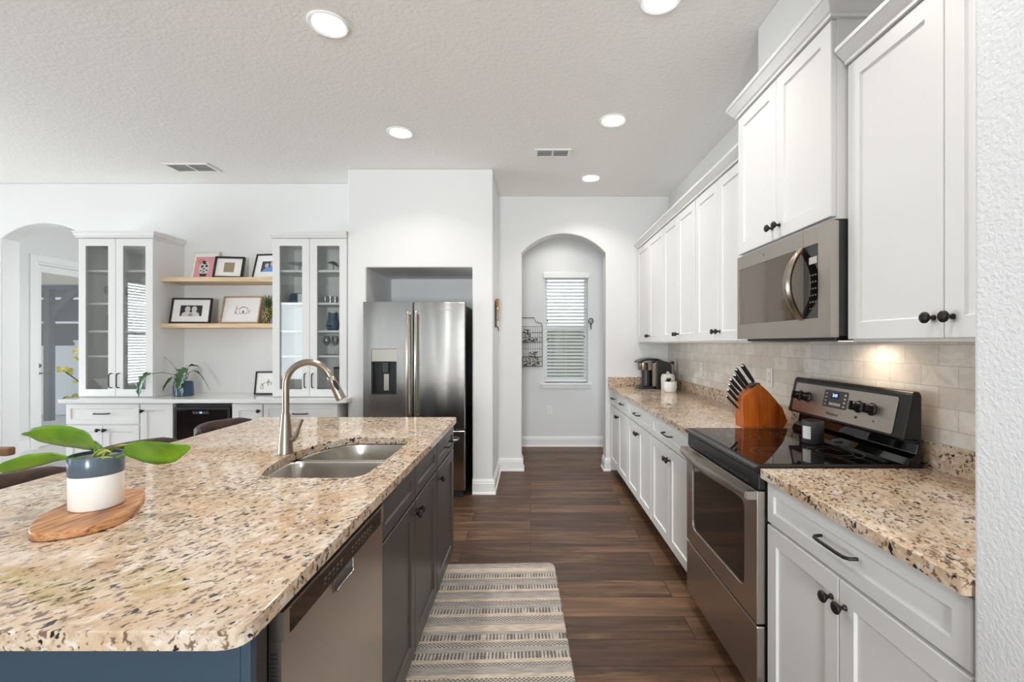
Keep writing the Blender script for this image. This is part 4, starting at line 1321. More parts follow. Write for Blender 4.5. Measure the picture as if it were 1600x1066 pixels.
# glass-fronted cabinets standing on the bar counter
def display_cabinet(label, x0, x1, left, right):
    w = x1 - x0
    z0, z1, d = 0.883, 2.335, LW - COLF - 0.002
    o = thing('display_cabinet', label, 'cabinet', (x0, COLF, 0), 0, 'glass-fronted bar cabinets')
    m = MB()
    m.box((0, 0.021, z0), (0.019, d, z1)).box((w - 0.019, 0.021, z0), (w, d, z1)).box((0.019, 0.021, z0), (w - 0.019, d, z0 + 0.05)).box((0.019, 0.021, z1 - 0.03), (w - 0.019, d, z1)).box((0.019, d - 0.008, z0 + 0.05), (w - 0.019, d, z1 - 0.03))
    m.build('carcass', 'cab', o)
    for z in (1.263, 1.493, 1.748, 2.048):
        MB().box((0.0195, 0.04, z - 0.018), (w - 0.0195, d - 0.009, z)).build('shelf', 'cab_in', o)
    c = w / 2
    for a, b, s in ((0.003, c - 0.0015, 1), (c + 0.0015, w - 0.003, -1)):
        dr = shaker(b - a, z1 - z0 - 0.012, 0.02, 0.066, 0.02, a, 0, z0 + 0.006, hole=True).build('door', 'cab', o)
        MB().box((a + 0.060, 0.009, z0 + 0.066), (b - 0.060, 0.013, z1 - 0.066)).build('pane', 'cab_glass', dr)
        pull(dr, c - s * 0.034, 1.035, 0.13, vertical=True)
    crown(w, d, z1, 0.06, 0.03, left, right).build('crown_molding', 'cab', o)
    return o
display_cabinet('tall white glass-door cabinet beside the archway, holding a bowl', -4.125, -3.44, True, True)
display_cabinet('tall white glass-door cabinet next to the fridge, holding a blue vase', -2.357, -1.673, True, False)

# floating shelves
for zt, lab in ((1.99, 'pale oak floating shelf holding three frames'), (1.559, 'pale oak floating shelf holding two frames and a pineapple')):
    o = MB().box((-3.438, 4.283, zt - 0.040), (-2.359, LW - 0.001, zt)).build('floating_shelf', 'oak', bevel=0.002)
    tag(o, lab, 'shelf')

# picture frames: built upright, facing local -y, then leaned back
def picture(label, w, h, fw, mat, mount, loc, lean, rz, paper='mat_board', d=0.018):
    loc = (loc[0], loc[1], loc[2] + d * sin(radians(lean)))
    o = thing('picture_frame', label, 'picture', loc, 0)
    o.rotation_euler = (-radians(lean), 0, radians(rz))
    m = MB()
    m.box((-w / 2, 0, 0), (w / 2, d, fw)).box((-w / 2, 0, h - fw), (w / 2, d, h)).box((-w / 2, 0, fw), (-w / 2 + fw, d, h - fw)).box((w / 2 - fw, 0, fw), (w / 2, d, h - fw))
    m.build('frame', mat, o, 0.001)
    MB().box((-w / 2 + fw, d * 0.45, fw), (w / 2 - fw, d * 0.9, h - fw)).build('mount', paper, o)
    return o
def flat(o, name, pts, mat, y):
    """thin printed shape on the mount"""
    return MB().prism(pts, y - 0.0006, y, 'XZ').build(name, mat, o)
def ell(cx, cz, rx, rz, n=20, a0=0, a1=2 * pi):
    return [(cx + rx * cos(a0 + (a1 - a0) * k / n), cz + rz * sin(a0 + (a1 - a0) * k / n)) for k in range(n)]
for nm, col in (('ink_dark', (44, 42, 44)), ('ink_mid', (120, 116, 116)), ('ink_pale', (214, 210, 206)), ('ink_pink', (226, 160, 172)), ('ink_tan', (150, 138, 112)), ('ink_blue', (104, 150, 206)), ('ink_navy', (58, 62, 84)), ('ink_orange', (214, 150, 96)), ('ink_skin', (206, 180, 168))):
    M[nm] = plain('printed_' + nm, srgb(*col), 0.6)
Y0 = 0.0080
S1, S2 = 1.9905, 1.5595
# pink print
o = picture('pale framed pink print of a flower-topped urn, on the top shelf', 0.262, 0.290, 0.014, 'frame_pale', None, (-3.185, 4.46, S1), 13, -4)
flat(o, 'print', [(-0.100, 0.022), (0.100, 0.022), (0.100, 0.236), (-0.100, 0.236)], 'ink_pink', Y0)
flat(o, 'urn_shape', ell(0, 0.118, 0.052, 0.068), 'ink_pale', Y0 - 0.0007)
for cx, cz, rx, rz in ((-0.022, 0.135, 0.013, 0.014), (0.022, 0.140, 0.014, 0.013), (0.0, 0.110, 0.008, 0.010), (-0.03, 0.092, 0.010, 0.006), (0.03, 0.095, 0.012, 0.007), (0.0, 0.080, 0.016, 0.005), (0.0, 0.165, 0.020, 0.008)):
    flat(o, 'motif', ell(cx, cz, rx, rz, 14), 'ink_dark', Y0 - 0.0014)
flat(o, 'foot', [(-0.028, 0.032), (0.028, 0.032), (0.040, 0.060), (-0.040, 0.060)], 'ink_dark', Y0 - 0.0014)
for k in range(6):
    a = 2 * pi * k / 6
    flat(o, 'petal', ell(-0.045 + 0.018 * cos(a), 0.190 + 0.018 * sin(a), 0.011, 0.011, 10), 'ink_orange', Y0 - 0.0014)
flat(o, 'bloom', ell(-0.010, 0.182, 0.020, 0.014, 10), 'ink_dark', Y0 - 0.0018)
# black frame, tan square
o = picture('black framed picture with a small tan square, on the top shelf', 0.262, 0.222, 0.016, 'frame_black', None, (-2.885, 4.375, S1), 17, 8, d=0.03)
flat(o, 'tan_square', [(-0.046, 0.062), (0.046, 0.062), (0.046, 0.164), (-0.046, 0.164)], 'ink_tan', 0.0134)
# family photo
o = picture('black framed colour photo of two people in blue, on the top shelf', 0.30, 0.262, 0.014, 'frame_black', None, (-2.535, 4.41, S1), 17, -6)
flat(o, 'photo', [(-0.075, 0.075), (0.085, 0.075), (0.085, 0.185), (-0.075, 0.185)], 'ink_navy', Y0)
for cx, cz in ((-0.022, 0.140), (0.030, 0.155)):
    flat(o, 'head', ell(cx, cz, 0.020, 0.024), 'ink_skin', Y0 - 0.0007)
flat(o, 'shirts', [(-0.058, 0.076), (0.080, 0.076), (0.066, 0.118), (0.030, 0.130), (-0.020, 0.114), (-0.048, 0.102)], 'ink_blue', Y0 - 0.0010)
# black and white photo
o = picture('black framed black and white photo of two children, on the lower oak shelf', 0.362, 0.250, 0.016, 'frame_black', None, (-3.222, 4.345, S2), 12, 5)
flat(o, 'photo', [(-0.098, 0.072), (0.098, 0.072), (0.098, 0.178), (-0.098, 0.178)], 'ink_dark', Y0)
for cx in (-0.032, 0.028):
    flat(o, 'shoulders', [(cx - 0.052, 0.0725), (cx + 0.052, 0.0725), (cx + 0.044, 0.100), (cx + 0.018, 0.116), (cx - 0.018, 0.116), (cx - 0.044, 0.100)], 'ink_pale', Y0 - 0.0008)
    flat(o, 'head', ell(cx, 0.140, 0.024, 0.029), 'ink_pale', Y0 - 0.0012)
    for s in (-1, 1): flat(o, 'eye', ell(cx + s * 0.009, 0.143, 0.0035, 0.003, 8), 'ink_mid', Y0 - 0.0019)
    flat(o, 'mouth', ell(cx, 0.125, 0.008, 0.003, 10), 'ink_mid', Y0 - 0.0019)
# house sketch
o = picture('light wood framed sketch of a house, on the lower oak shelf', 0.385, 0.275, 0.014, 'oak_frame', None, (-2.79, 4.40, S2), 14, -3, d=0.026)
yy = 0.0117
def ink(o, pts, r=0.0012, mat='ink_mid', name='ink_line', y=yy):
    return MB().tube([(p[0], y - 0.0008, p[1]) for p in pts], r, 6).build(name, mat, o)
ink(o, [(-0.02, 0.105), (-0.02, 0.150), (0.02, 0.168), (0.06, 0.150), (0.06, 0.105), (-0.02, 0.105)])
ink(o, [(-0.03, 0.148), (0.02, 0.172), (0.07, 0.148)], 0.0018, 'ink_dark')
flat(o, 'doorway', [(0.012, 0.106), (0.026, 0.106), (0.026, 0.130), (0.012, 0.130)], 'ink_dark', yy - 0.0004)
for x, z, r in ((-0.055, 0.112, 0.010), (-0.055, 0.135, 0.006), (-0.050, 0.152, 0.007), (-0.052, 0.172, 0.005), (0.075, 0.118, 0.008), (0.085, 0.133, 0.006)):
    flat(o, 'shrub', ell(x, z, r, r * 0.8, 10), 'ink_mid', yy - 0.0004)
ink(o, [(-0.07, 0.098), (0.10, 0.100)])
ink(o, [(-0.06, 0.100), (-0.05, 0.180)])
# lettering print on the counter, partly behind the cabinet
o = picture('black framed black lettering print on the white bar counter', 0.28, 0.222, 0.014, 'frame_black', None, (-2.505, 4.40, 0.8825), 9, 0)
def stroke(pts, r=0.0022): ink(o, pts, r, 'ink_dark', 'brush_stroke', Y0)
stroke([(-0.070, 0.052), (-0.085, 0.062), (-0.082, 0.080), (-0.066, 0.092), (-0.054, 0.108), (-0.050, 0.118)])
stroke([(-0.070, 0.052), (-0.058, 0.060), (-0.060, 0.080), (-0.074, 0.098), (-0.078, 0.108)])
stroke([(-0.014, 0.080), (-0.018, 0.100), (-0.014, 0.140), (-0.012, 0.146)])
stroke([(-0.034, 0.112), (0.004, 0.116)])
stroke([(-0.028, 0.124), (0.000, 0.128)])
stroke([(0.004, 0.096), (0.018, 0.104), (0.010, 0.116), (0.024, 0.118)])
stroke([(0.05, 0.06), (0.06, 0.09), (0.08, 0.07), (0.09, 0.10)])

# pineapple and small ornament
o = thing('pineapple', 'decorative pineapple on the lower oak shelf beside the wood frame', 'pineapple', (-2.512, 4.41, S2))
pr = []
for k in range(13):
    u = k / 12
    pr.append((0.028 + 0.026 * sin(pi * (0.12 + 0.78 * u)) ** 0.8, 0.0005 + 0.155 * u))
MB().lathe(pr, 24).build('fruit', 'pineapple', o)
m = MB()
rnd = random.Random(5)
for lev in range(5):
    for k in range(7):
        a = 2 * pi * (k + lev * 0.5) / 7
        L = 0.055 + 0.014 * lev
        out = 0.85 - 0.17 * lev
        b0 = Vector((0.012 * cos(a), 0.012 * sin(a), 0.150 + 0.005 * lev))
        dv = Vector((cos(a) * out, sin(a) * out, 1.0)).normalized()
        leaf(m, [b0, b0 + dv * L * 0.6, b0 + dv * L + Vector((cos(a), sin(a), -0.2)) * 0.010], [0.008, 0.007, 0.001], (-sin(a), cos(a), 0), 0.3, 2)
m.build('crown_leaves', 'leaf_pine', o)
o = MB().lathe([(0.010, 0.0005), (0.020, 0.004), (0.024, 0.024), (0.018, 0.044), (0.010, 0.056), (0.012, 0.064)], 20).build('small_vase', 'purple')
o.location = (-2.448, 4.375, S2)
tag(o, 'tiny lavender ornament beside the pineapple, half behind the cabinet', 'vase')

# philodendron in the blue ribbed pot
o = thing('potted_philodendron', 'dark green lobed-leaf plant in a ribbed blue pot on the bar counter', 'plant', (-3.262, 4.33, 0.8825))
vs, fs, n = [], [], 60
pf = [(0.066, 0.0), (0.080, 0.004), (0.079, 0.07), (0.073, 0.132), (0.068, 0.134), (0.067, 0.115)]
for i, (r, z) in enumerate(pf):
    for k in range(n):
        a = 2 * pi * k / n
        rr = r * (1 + (0.025 * cos(a * 20) if 0 < i < 4 else 0))
        vs.append((rr * cos(a), rr * sin(a), z))
for i in range(len(pf) - 1):
    for k in range(n): fs.append((i * n + k, i * n + (k + 1) % n, (i + 1) * n + (k + 1) % n, (i + 1) * n + k))
fs.append(list(range(n))[::-1])
MB().add(vs, fs, True).build('pot', 'blue_pot', o)
MB().lathe([(0.066, 0.108), (0.066, 0.114), (0.001, 0.117)], 24).build('soil', 'soil', o)
U = 0.00606
def lobed(stem_pts, pts, wmax, side, lobes=5, yd=-0.02):
    def cv(p): return (p[0] * U, (p[2] if len(p) > 2 else yd), p[1] * U)
    P = [Vector(cv(p)) for p in pts]
    n = len(P) - 1
    # resampled midrib with saw-tooth widths
    N = lobes * 4
    Q, W = [], []
    for k in range(N + 1):
        u = k / N * n
        i = min(int(u), n - 1)
        Q.append(P[i].lerp(P[i + 1], u - i))
        v = k / N
        env = sin(pi * min(1, v * 0.9 + 0.12)) ** 0.7 * (1 - 0.25 * v)
        saw = (1.0, 0.72, 0.45, 0.7)[k % 4]
        W.append(wmax * env * saw if 0 < k < N else 0.001)
    l = leaf(MB(), Q, W, side, 0.25, 1).build('leaf', 'leaf_deep', o, solid=0.0008)
    S = [cv(p) for p in stem_pts]
    MB().tube(S, 0.0028, 8).build('leaf_stalk', 'stem', l)
lobed([(-1, 18, 0.0), (-6, 33, -0.05), (-17, 37, -0.12), (-25, 36, -0.19)], [(-25, 36, -0.19), (-31, 33, -0.20), (-37, 24, -0.205), (-40, 12, -0.205), (-41, 1, -0.20)], 0.056, (0.96, -0.1, 0.2), 5, -0.13)
lobed([(-2, 18), (-9, 34), (-13, 44)], [(-13, 44), (-20, 52), (-27, 58), (-33, 63)], 0.014, (0.1, -0.9, 0.5), 3, 0.0)
lobed([(2, 18, 0), (6, 34, -0.01), (12, 46, -0.03)], [(12, 46), (18, 48.5), (25, 47), (31, 43)], 0.022, (0, -0.8, 0.6), 3, -0.03)
lobed([(4, 18, 0), (12, 36, -0.03), (22, 40, -0.05)], [(22, 40), (30, 37), (37, 28), (43, 17), (47, 8)], 0.024, (0.3, -0.7, 0.6), 4, -0.05)
lobed([(0, 18, 0), (4, 30, -0.05), (8, 38, -0.08), (14, 44, -0.08)], [(14, 44, -0.08), (11, 36, -0.095), (9, 28, -0.10), (6, 18, -0.10), (3, 9, -0.10)], 0.085, (0.95, 0.0, 0.25), 5, -0.095)
lobed([(0, 18, 0), (-5, 28, -0.03), (-10, 30, -0.05)], [(-10, 30, -0.05), (-15, 24, -0.06), (-20, 16, -0.07), (-22, 8, -0.075)], 0.032, (0.8, -0.3, -0.4), 1, -0.05)
lobed([(0, 18), (2, 30), (4, 42)], [(4, 42), (4.5, 44), (5, 46), (6, 48)], 0.003, (0, -1, 0), 1, 0.0)

# contents of the display cabinets
def wine_glass(label, loc, h=0.19, r=0.036, group=None):
    o = MB().lathe([(0.031, 0.0005), (0.030, 0.003), (0.006, 0.008), (0.0035, 0.02), (0.0035, h * 0.46), (0.012, h * 0.50), (r, h * 0.68), (r * 0.98, h * 0.80), (r * 0.78, h), (r * 0.75, h), (r * 0.94, h * 0.80), (r * 0.95, h * 0.68), (0.009, h * 0.52), (0.001, h * 0.51)], 24, cap=False).build('wine_glass', 'stemware')
    o.location = loc
    return tag(o, label, 'glass', group)
def tumbler(label, loc, h=0.10, r=0.034, group=None):
    o = MB().lathe([(0.001, 0.0005), (r * 0.85, 0.0005), (r, h), (r * 0.94, h), (r * 0.78, 0.010), (0.001, 0.010)], 24, cap=False).build('tumbler', 'stemware')
    o.location = loc
    return tag(o, label, 'glass', group)
T = (1.2635, 1.4935, 1.7485, 2.0485)
FL = 0.9335
# left cabinet
o = MB().lathe([(0.030, 0.0005), (0.045, 0.004), (0.110, 0.105), (0.125, 0.115), (0.120, 0.117), (0.102, 0.104), (0.042, 0.010), (0.001, 0.009)], 36, cap=False).build('serving_bowl', 'white_ceramic')
o.location = (-3.968, 4.345, FL); tag(o, 'white flared serving bowl on the bottom of the cabinet beside the archway', 'bowl')
o = MB().lathe([(0.001, 0.0005), (0.06, 0.0005), (0.11, 0.018), (0.108, 0.021), (0.058, 0.006), (0.001, 0.006)], 32, cap=False).build('glass_dish', 'stemware')
o.location = (-3.93, 4.39, T[3]); tag(o, 'shallow glass dish on the top shelf beside the archway', 'dish')
G1 = 'wine glasses in the cabinet beside the archway'
for x, lab in ((-4.03, 'nearest the archway'), (-3.94, 'middle one'), (-3.85, 'next to the door stile')):
    wine_glass('stemmed wine glass in the cabinet beside the archway, ' + lab, (x, 4.40, T[2]), 0.17, 0.033, G1)
wine_glass('lone stemmed wine glass behind the reflecting pane, beside the archway', (-3.70, 4.40, T[2]), 0.19, 0.036)
for x, lab in ((-4.02, 'first from the archway'), (-3.94, 'second from the archway'), (-3.86, 'third from the archway')):
    tumbler('tall clear tumbler on the middle shelf, ' + lab, (x, 4.42, T[1]), 0.15, 0.034, 'tumblers beside the archway')
tumbler('short clear tumbler on the second lowest shelf beside the archway', (-3.98, 4.42, T[0]), 0.10, 0.04)
# right cabinet
o = MB().lathe([(0.050, 0.0005), (0.052, 0.004), (0.012, 0.012), (0.010, 0.060), (0.03, 0.066), (0.105, 0.078), (0.108, 0.084), (0.10, 0.084), (0.03, 0.072), (0.001, 0.070)], 32, cap=False).build('cake_stand', 'stemware')
o.location = (-2.20, 4.39, T[3]); tag(o, 'glass cake stand on the top shelf next to the fridge', 'cake stand')
wine_glass('stemmed glass beside the glass cake stand on the top shelf', (-2.09, 4.46, T[3]), 0.21, 0.034)
o = thing('glass_canister', 'tall glass canister with black bands on the top shelf next to the fridge', 'canister', (-1.772, 4.40, T[3]))
MB().lathe([(0.001, 0.0005), (0.045, 0.0005), (0.045, 0.15), (0.042, 0.15), (0.042, 0.006), (0.001, 0.006)], 28, cap=False).build('jar', 'stemware', o)
MB().at((0, 0, 0.1505)).lathe([(0.046, 0), (0.046, 0.010), (0.02, 0.014), (0.020, 0.045), (0.001, 0.048)], 24).build('lid', 'plastic_soft', o)
MB().lathe([(0.0456, 0.002), (0.0456, 0.010)], 28, cap=False).build('base_band', 'plastic', o)
o = thing('bird_ornament', 'dark metal bird ornament on the top shelf beside the banded canister', 'ornament', (-1.865, 4.36, T[3]))
MB().lathe([(0.028, 0.0005), (0.028, 0.004), (0.003, 0.006), (0.003, 0.07)], 16).build('stand', 'black', o)
MB().tube([(-0.055, 0, 0.088), (-0.03, 0, 0.090), (0, 0, 0.085), (0.02, 0, 0.075), (0.045, 0, 0.05)], [0.003, 0.011, 0.018, 0.014, 0.003], 12).build('body', 'black', o)
o = MB().prism(rounded([(0, 0), (0.20, 0), (0.20, 0.11), (0, 0.11)], 0.02), 0, 0.07, 'XZ').build('reflection_block', 'blue_grey', bevel=0.006)  # solid block standing for a dark grey reflection in the door pane
o.location = (-2.318, 4.44, T[2]); tag(o, 'slate grey block for a pane reflection, cabinet next to the fridge', 'box')
o = MB().lathe([(0.001, 0.0005), (0.036, 0.0005), (0.040, 0.09), (0.037, 0.09), (0.034, 0.008), (0.001, 0.008)], 24, cap=False).build('cup', 'matt_white')
o.location = (-2.155, 4.345, T[2]); tag(o, 'pale cup in front of the slate grey block', 'cup')
G2 = 'small glasses on the shelf above the blue vase'
for i, lab in enumerate(('leftmost', 'second from left', 'third from left')):
    tumbler('short clear glass above the blue vase, ' + lab, (-1.955 + i * 0.048, 4.39, T[2]), 0.075, 0.022, G2)
tumbler('tall clear highball glass above the blue vase', (-1.785, 4.39, T[2]), 0.155, 0.034)
# cat-eared blue vase
o = thing('eared_vase', 'blue-grey two-eared vase on a shelf of the cabinet next to the fridge', 'vase', (-1.875, 4.37, T[1]))
MB().lathe([(0.040, 0.0005), (0.050, 0.010), (0.060, 0.045), (0.055, 0.085), (0.043, 0.125), (0.041, 0.150), (0.046, 0.165), (0.040, 0.165), (0.036, 0.15)], 28).build('body', 'blue_grey', o)
for s in (-1, 1):
    MB().at((s * 0.032, 0, 0.160)).lathe([(0.014, 0), (0.008, 0.012), (0.001, 0.022)], 10).build('ear', 'blue_grey', o)
MB().tube([(-0.022, -0.056, 0.046), (0.0, -0.062, 0.044), (0.022, -0.056, 0.046)], 0.006, 8).build('beak_mark', 'plastic', o)
for i, (x, lab) in enumerate(((-1.95, 'under the blue vase, near the stile'), (-1.87, 'under the blue vase, in the middle'), (-1.79, 'under the blue vase, by the fridge side'))):
    wine_glass('stemmed wine glass ' + lab, (x, 4.41, T[0]), 0.18, 0.034, 'wine glasses under the blue vase')
o = thing('serving_tin', 'round grey tin with a dark lid at the bottom of the fridge-side cabinet', 'tin', (-1.795, 4.40, FL))
MB().lathe([(0.075, 0.0005), (0.08, 0.004), (0.08, 0.20), (0.078, 0.20)], 28).build('body', 'ink_mid', o)
MB().lathe([(0.081, 0.2005), (0.083, 0.203), (0.083, 0.213), (0.06, 0.218), (0.001, 0.219)], 28).build('lid', 'plastic', o)

# ================================================================== FRIDGE
o = thing('refrigerator', 'stainless french-door refrigerator with water dispenser in the wall alcove', 'refrigerator', (-1.490, 4.10, 0))
W = 0.908
MB().box((0.006, 0.078, 0.03), (W - 0.004, 0.84, 1.715)).build('cabinet', 'plastic', o, 0.004)
c = 0.444
DX0, DX1, DZ0, DZ1 = 0.072, 0.298, 0.918, 1.325
z0, z1 = 0.605, 1.744
dl = slab(rounded([(0, z0), (c - 0.003, z0), (c - 0.003, z1), (0, z1)], 0.006), rounded([(DX0, DZ0), (DX1, DZ0), (DX1, DZ1), (DX0, DZ1)], 0.006), -0.072, 0)
dl.v = [Vector((v.x, -v.z, v.y)) for v in dl.v]
dlo = dl.build('door', 'steel', o, 0.008, 3)
dro = MB().box((c + 0.003, 0, z0), (W, 0.072, z1)).build('door', 'steel', o, 0.008, 3)
fz = MB().box((0, 0, 0.06), (W, 0.072, 0.594)).build('freezer_drawer', 'steel', o, 0.008, 3)
MB().box((0.02, 0.03, 0.004), (W - 0.02, 0.09, 0.055)).build('base_grille', 'plastic_soft', o)
def bar_handle(parent, x, za, zb):
    MB().tube([(x, -0.002, za + 0.015), (x, -0.035, za + 0.010), (x, -0.048, za + 0.03), (x, -0.055, (za + zb) / 2), (x, -0.048, zb - 0.03), (x, -0.035, zb - 0.010), (x, -0.002, zb - 0.015)], 0.013, 14).build('handle', 'steel_flat', parent)
bar_handle(dlo, c - 0.036, 0.72, 1.655)
bar_handle(dro, c + 0.036, 0.72, 1.655)
MB().tube([(0.06, -0.002, 0.52), (0.065, -0.045, 0.52), (W / 2, -0.055, 0.52), (W - 0.065, -0.045, 0.52), (W - 0.06, -0.002, 0.52)], 0.012, 12).build('handle', 'steel_flat', fz)
dz = DZ1 - 0.115
dp = MB().box((DX0, 0.004, dz), (DX1, 0.06, DZ1)).build('dispenser_panel', 'steel_flat', dlo, 0.003)
m = MB().box((DX0, 0.058, DZ0), (DX1, 0.066, dz)).box((DX0, 0.006, DZ0), (DX0 + 0.012, 0.058, dz)).box((DX1 - 0.012, 0.006, DZ0), (DX1, 0.058, dz)).box((DX0 + 0.012, 0.002, DZ0), (DX1 - 0.012, 0.058, DZ0 + 0.014))
m.build('dispenser_recess', 'plastic', dlo)
MB().box((0.168, 0.022, dz - 0.10), (0.218, 0.050, dz - 0.002)).build('water_nozzle', 'plastic_soft', dlo, 0.006)
MB().box((0.170, 0.044, DZ0 + 0.03), (0.216, 0.052, dz - 0.11)).build('dispenser_paddle', 'steel_flat', dlo, 0.003)
lettering('logo', 'Whirlpool', 0.034, 'pale_led', dro, (W - 0.155, -0.0006, 1.672), FRONT)

# ================================================================== HALL AND WALLS
o = thing('window_blind', 'white horizontal slat blind hung in the hall window', 'blind', (0, 0, 0))
m = MB()
zt, zb, nsl = 2.235, 0.915, 30
for k in range(nsl):
    z = zb + (zt - zb) * k / (nsl - 1)
    m.at((0.4735, 6.168, z), (radians(38), 0, 0))
    m.box((-0.278, -0.022, -0.0012), (0.278, 0.022, 0.0012))
m.build('slats', 'matt_white', o)
MB().box((WX0 - 0.018, 6.115, 2.245), (WX1 + 0.018, 6.1385, 2.318)).build('valance', 'trim', o, 0.004)
MB().box((WX0 + 0.006, 6.142, 2.25), (WX1 - 0.006, 6.195, 2.295)).build('headrail', 'trim', o)
MB().box((0.195, 6.150, 0.868), (0.752, 6.186, 0.890)).build('bottom_rail', 'trim', o, 0.003)
for x in (0.26, 0.4735, 0.69):
    MB().rod((x, 6.145, 0.89), (x, 6.145, 2.25), 0.0014, n=6).build('ladder_cord', 'plate', o)
for x, z in ((0.225, 1.66), (0.228, 1.415), (0.715, 1.45)):
    MB().at((x, 6.140, z)).lathe([(0.003, 0), (0.008, 0.006), (0.006, 0.028), (0.002, 0.032)], 10).build('pull_tassel', 'stem_brown', o)
# side window blind in the great room, seen only as a reflection
o = thing('window_blind', 'white slat blind in the side window of the great room', 'blind', (0, 0, 0))
m = MB()
for k in range(36):
    m.at((-7.155, -0.35, 0.66 + 1.80 * k / 35), (0, radians(-25), 0))
    m.box((-0.022, -0.63, -0.0012), (0.022, 0.63, 0.0012))
m.build('slats', 'matt_white', o)

# wall rack with cards
o = thing('wire_wall_rack', 'black two-tier wire rack hung on the hall wall beside the blind', 'rack', (-0.03, 6.137, 0))
fr = [(-0.185, 0, 1.065), (-0.185, 0, 1.635), (-0.145, 0, 1.645), (-0.125, 0, 1.715), (0.075, 0, 1.715), (0.100, 0, 1.660), (0.175, 0, 1.640), (0.185, 0, 1.600), (0.185, 0, 1.065)]
MB().tube([(x, -0.004, z) for x, _, z in fr], 0.0045, 8, True).build('outer_frame', 'black', o)
m = MB()
for k in range(1, 12): m.rod((-0.185 + 0.0308 * k, -0.003, 1.067), (-0.185 + 0.0308 * k, -0.003, 1.60), 0.0016, n=6)
for z in (1.60, 1.52, 1.40, 1.30, 1.19): m.rod((-0.185, -0.003, z), (0.185, -0.003, z), 0.002, n=6)
m.build('wire_grid', 'black', o)
for zb_ in (1.385, 1.07):
    m = MB()
    for zz, yy2 in ((zb_, -0.075), (zb_ + 0.065, -0.085), (zb_ + 0.13, -0.095)):
        m.tube([(-0.18, -0.004, zz), (-0.18, yy2, zz), (0.18, yy2, zz), (0.18, -0.004, zz)], 0.0025, 6)
    for k in range(13): m.tube([(-0.18 + 0.03 * k, -0.004, zb_), (-0.18 + 0.03 * k, -0.075, zb_), (-0.18 + 0.03 * k, -0.095, zb_ + 0.13)], 0.0014, 6)
    m.build('basket', 'black', o)
def speckled(name):
    t_ = NT(name)
    n_ = t_.noise(t_.coords(), 42.0, 2.0, 0.5, 0.6)
    t_.bs(Base_Color=t_.ramp(n_, [(0.46, srgb(34, 32, 32)), (0.54, srgb(206, 200, 194))], 'LINEAR'), Roughness=0.6)
    return t_.m
M['print_bw'] = speckled('black_and_white_print')
cards = [(-0.150, 0.10, 0.12, 1.390, 'in the top basket, left end', -6), (-0.030, 0.11, 0.17, 1.390, 'tallest in the top basket', 4), (0.07, 0.085, 0.06, 1.390, 'smallest in the top basket', 8), (0.085, 0.12, 0.19, 1.075, 'tallest in the bottom basket', -5), (-0.02, 0.10, 0.10, 1.075, 'in the middle of the bottom basket', 3), (-0.130, 0.09, 0.13, 1.075, 'in the bottom basket, left end', 6)]
for i, (x, w, h, z, lab, tw) in enumerate(cards):
    o = MB().prism(rounded([(-w / 2, 0.002), (w / 2, 0.002), (w / 2, h), (-w / 2, h)], 0.004), -0.004, 0.004, 'XZ').build('greeting_card', 'print_bw')
    o.location = (-0.03 + x, 6.137 - 0.045 - 0.010 * (i % 3), z + 0.002)
    o.rotation_euler = (radians(-8), radians(tw), 0)
    tag(o, 'black and white patterned card in the wire rack, ' + lab, 'card', 'cards in the wire rack')

o = thing('key_hook', 'dark key-shaped hook on the hall wall beside the window', 'hook', (0.803, 6.134, 1.66))
MB().tube([(0.030 * cos(a), 0, 0.012 + 0.034 * sin(a)) for a in [2 * pi * k / 24 for k in range(24)]], 0.006, 8, True).build('bow', 'black', o)
MB().tube([(0, 0, -0.020), (0, 0, -0.055), (0, 0, -0.105)], [0.010, 0.008, 0.005], 10).build('shank', 'black', o)
MB().tube([(-0.018, 0, 0.012), (0, 0, 0.0), (0.018, 0, 0.022)], 0.004, 8).build('cross_bar', 'black', o)

o = thing('wall_plaque', 'small carved wood and black plaque on the side of the fridge surround', 'plaque', (-0.3435, 4.40, 0))
MB().box((0, 0, 1.535), (0.012, 0.20, 1.755)).build('backing', 'frame_black', o, 0.002)
m = MB().box((0.012, 0.10, 1.70), (0.034, 0.20, 1.815)).build('carved_top', 'gold', o, 0.004)
m = MB().box((0.012, 0.06, 1.60), (0.028, 0.17, 1.695)).build('carved_relief', 'oak_frame', o, 0.004)
m = MB().box((0.012, 0.02, 1.73), (0.030, 0.09, 1.80)).build('carved_corner', 'redwood', o, 0.004)
MB().tube([(0.008, 0.10, 1.545), (0.022, 0.13, 1.53), (0.026, 0.16, 1.50)], 0.005, 8).build('tail_hook', 'black', o)

# ================================================================== CEILING FIXTURES
lights = [(-1.01, 2.30, 'recessed ceiling light over the island sink side, nearest the camera on the left'), (0.602, 2.13, 'recessed ceiling light over the aisle, cut by the top of the picture'),
          (-0.985, 3.48, 'recessed ceiling light in front of the fridge surround'), (0.589, 3.29, 'recessed ceiling light between the two others over the aisle'), (0.58, 4.44, 'recessed ceiling light nearest the hall arch')]
def downlight(x, y, lab, energy=4.5):
    o = thing('recessed_light', lab, 'ceiling light', (x, y, CEIL), 0, 'recessed ceiling lights')
    MB().lathe([(0.098, -0.0005), (0.098, -0.006), (0.092, -0.010), (0.078, -0.006), (0.072, -0.0005)], 40, cap=False).build('trim_ring', 'trim', o)
    MB().lathe([(0.0745, -0.001), (0.0745, -0.004), (0.06, -0.0052), (0.001, -0.0055)], 32).build('lens', 'lamp', o)
    lamp('lamp_light', 'AREA', (0, 0, -0.02), (0, 0, 0), energy, (1, 0.95, 0.88), 0.14, spread=radians(125), parent=o)
for a in lights: downlight(*a)
downlight(0.36, 5.65, 'added ceiling light, unseen, brightening the hall behind the arch', 3)  # unseen fixture added because the hall needed light
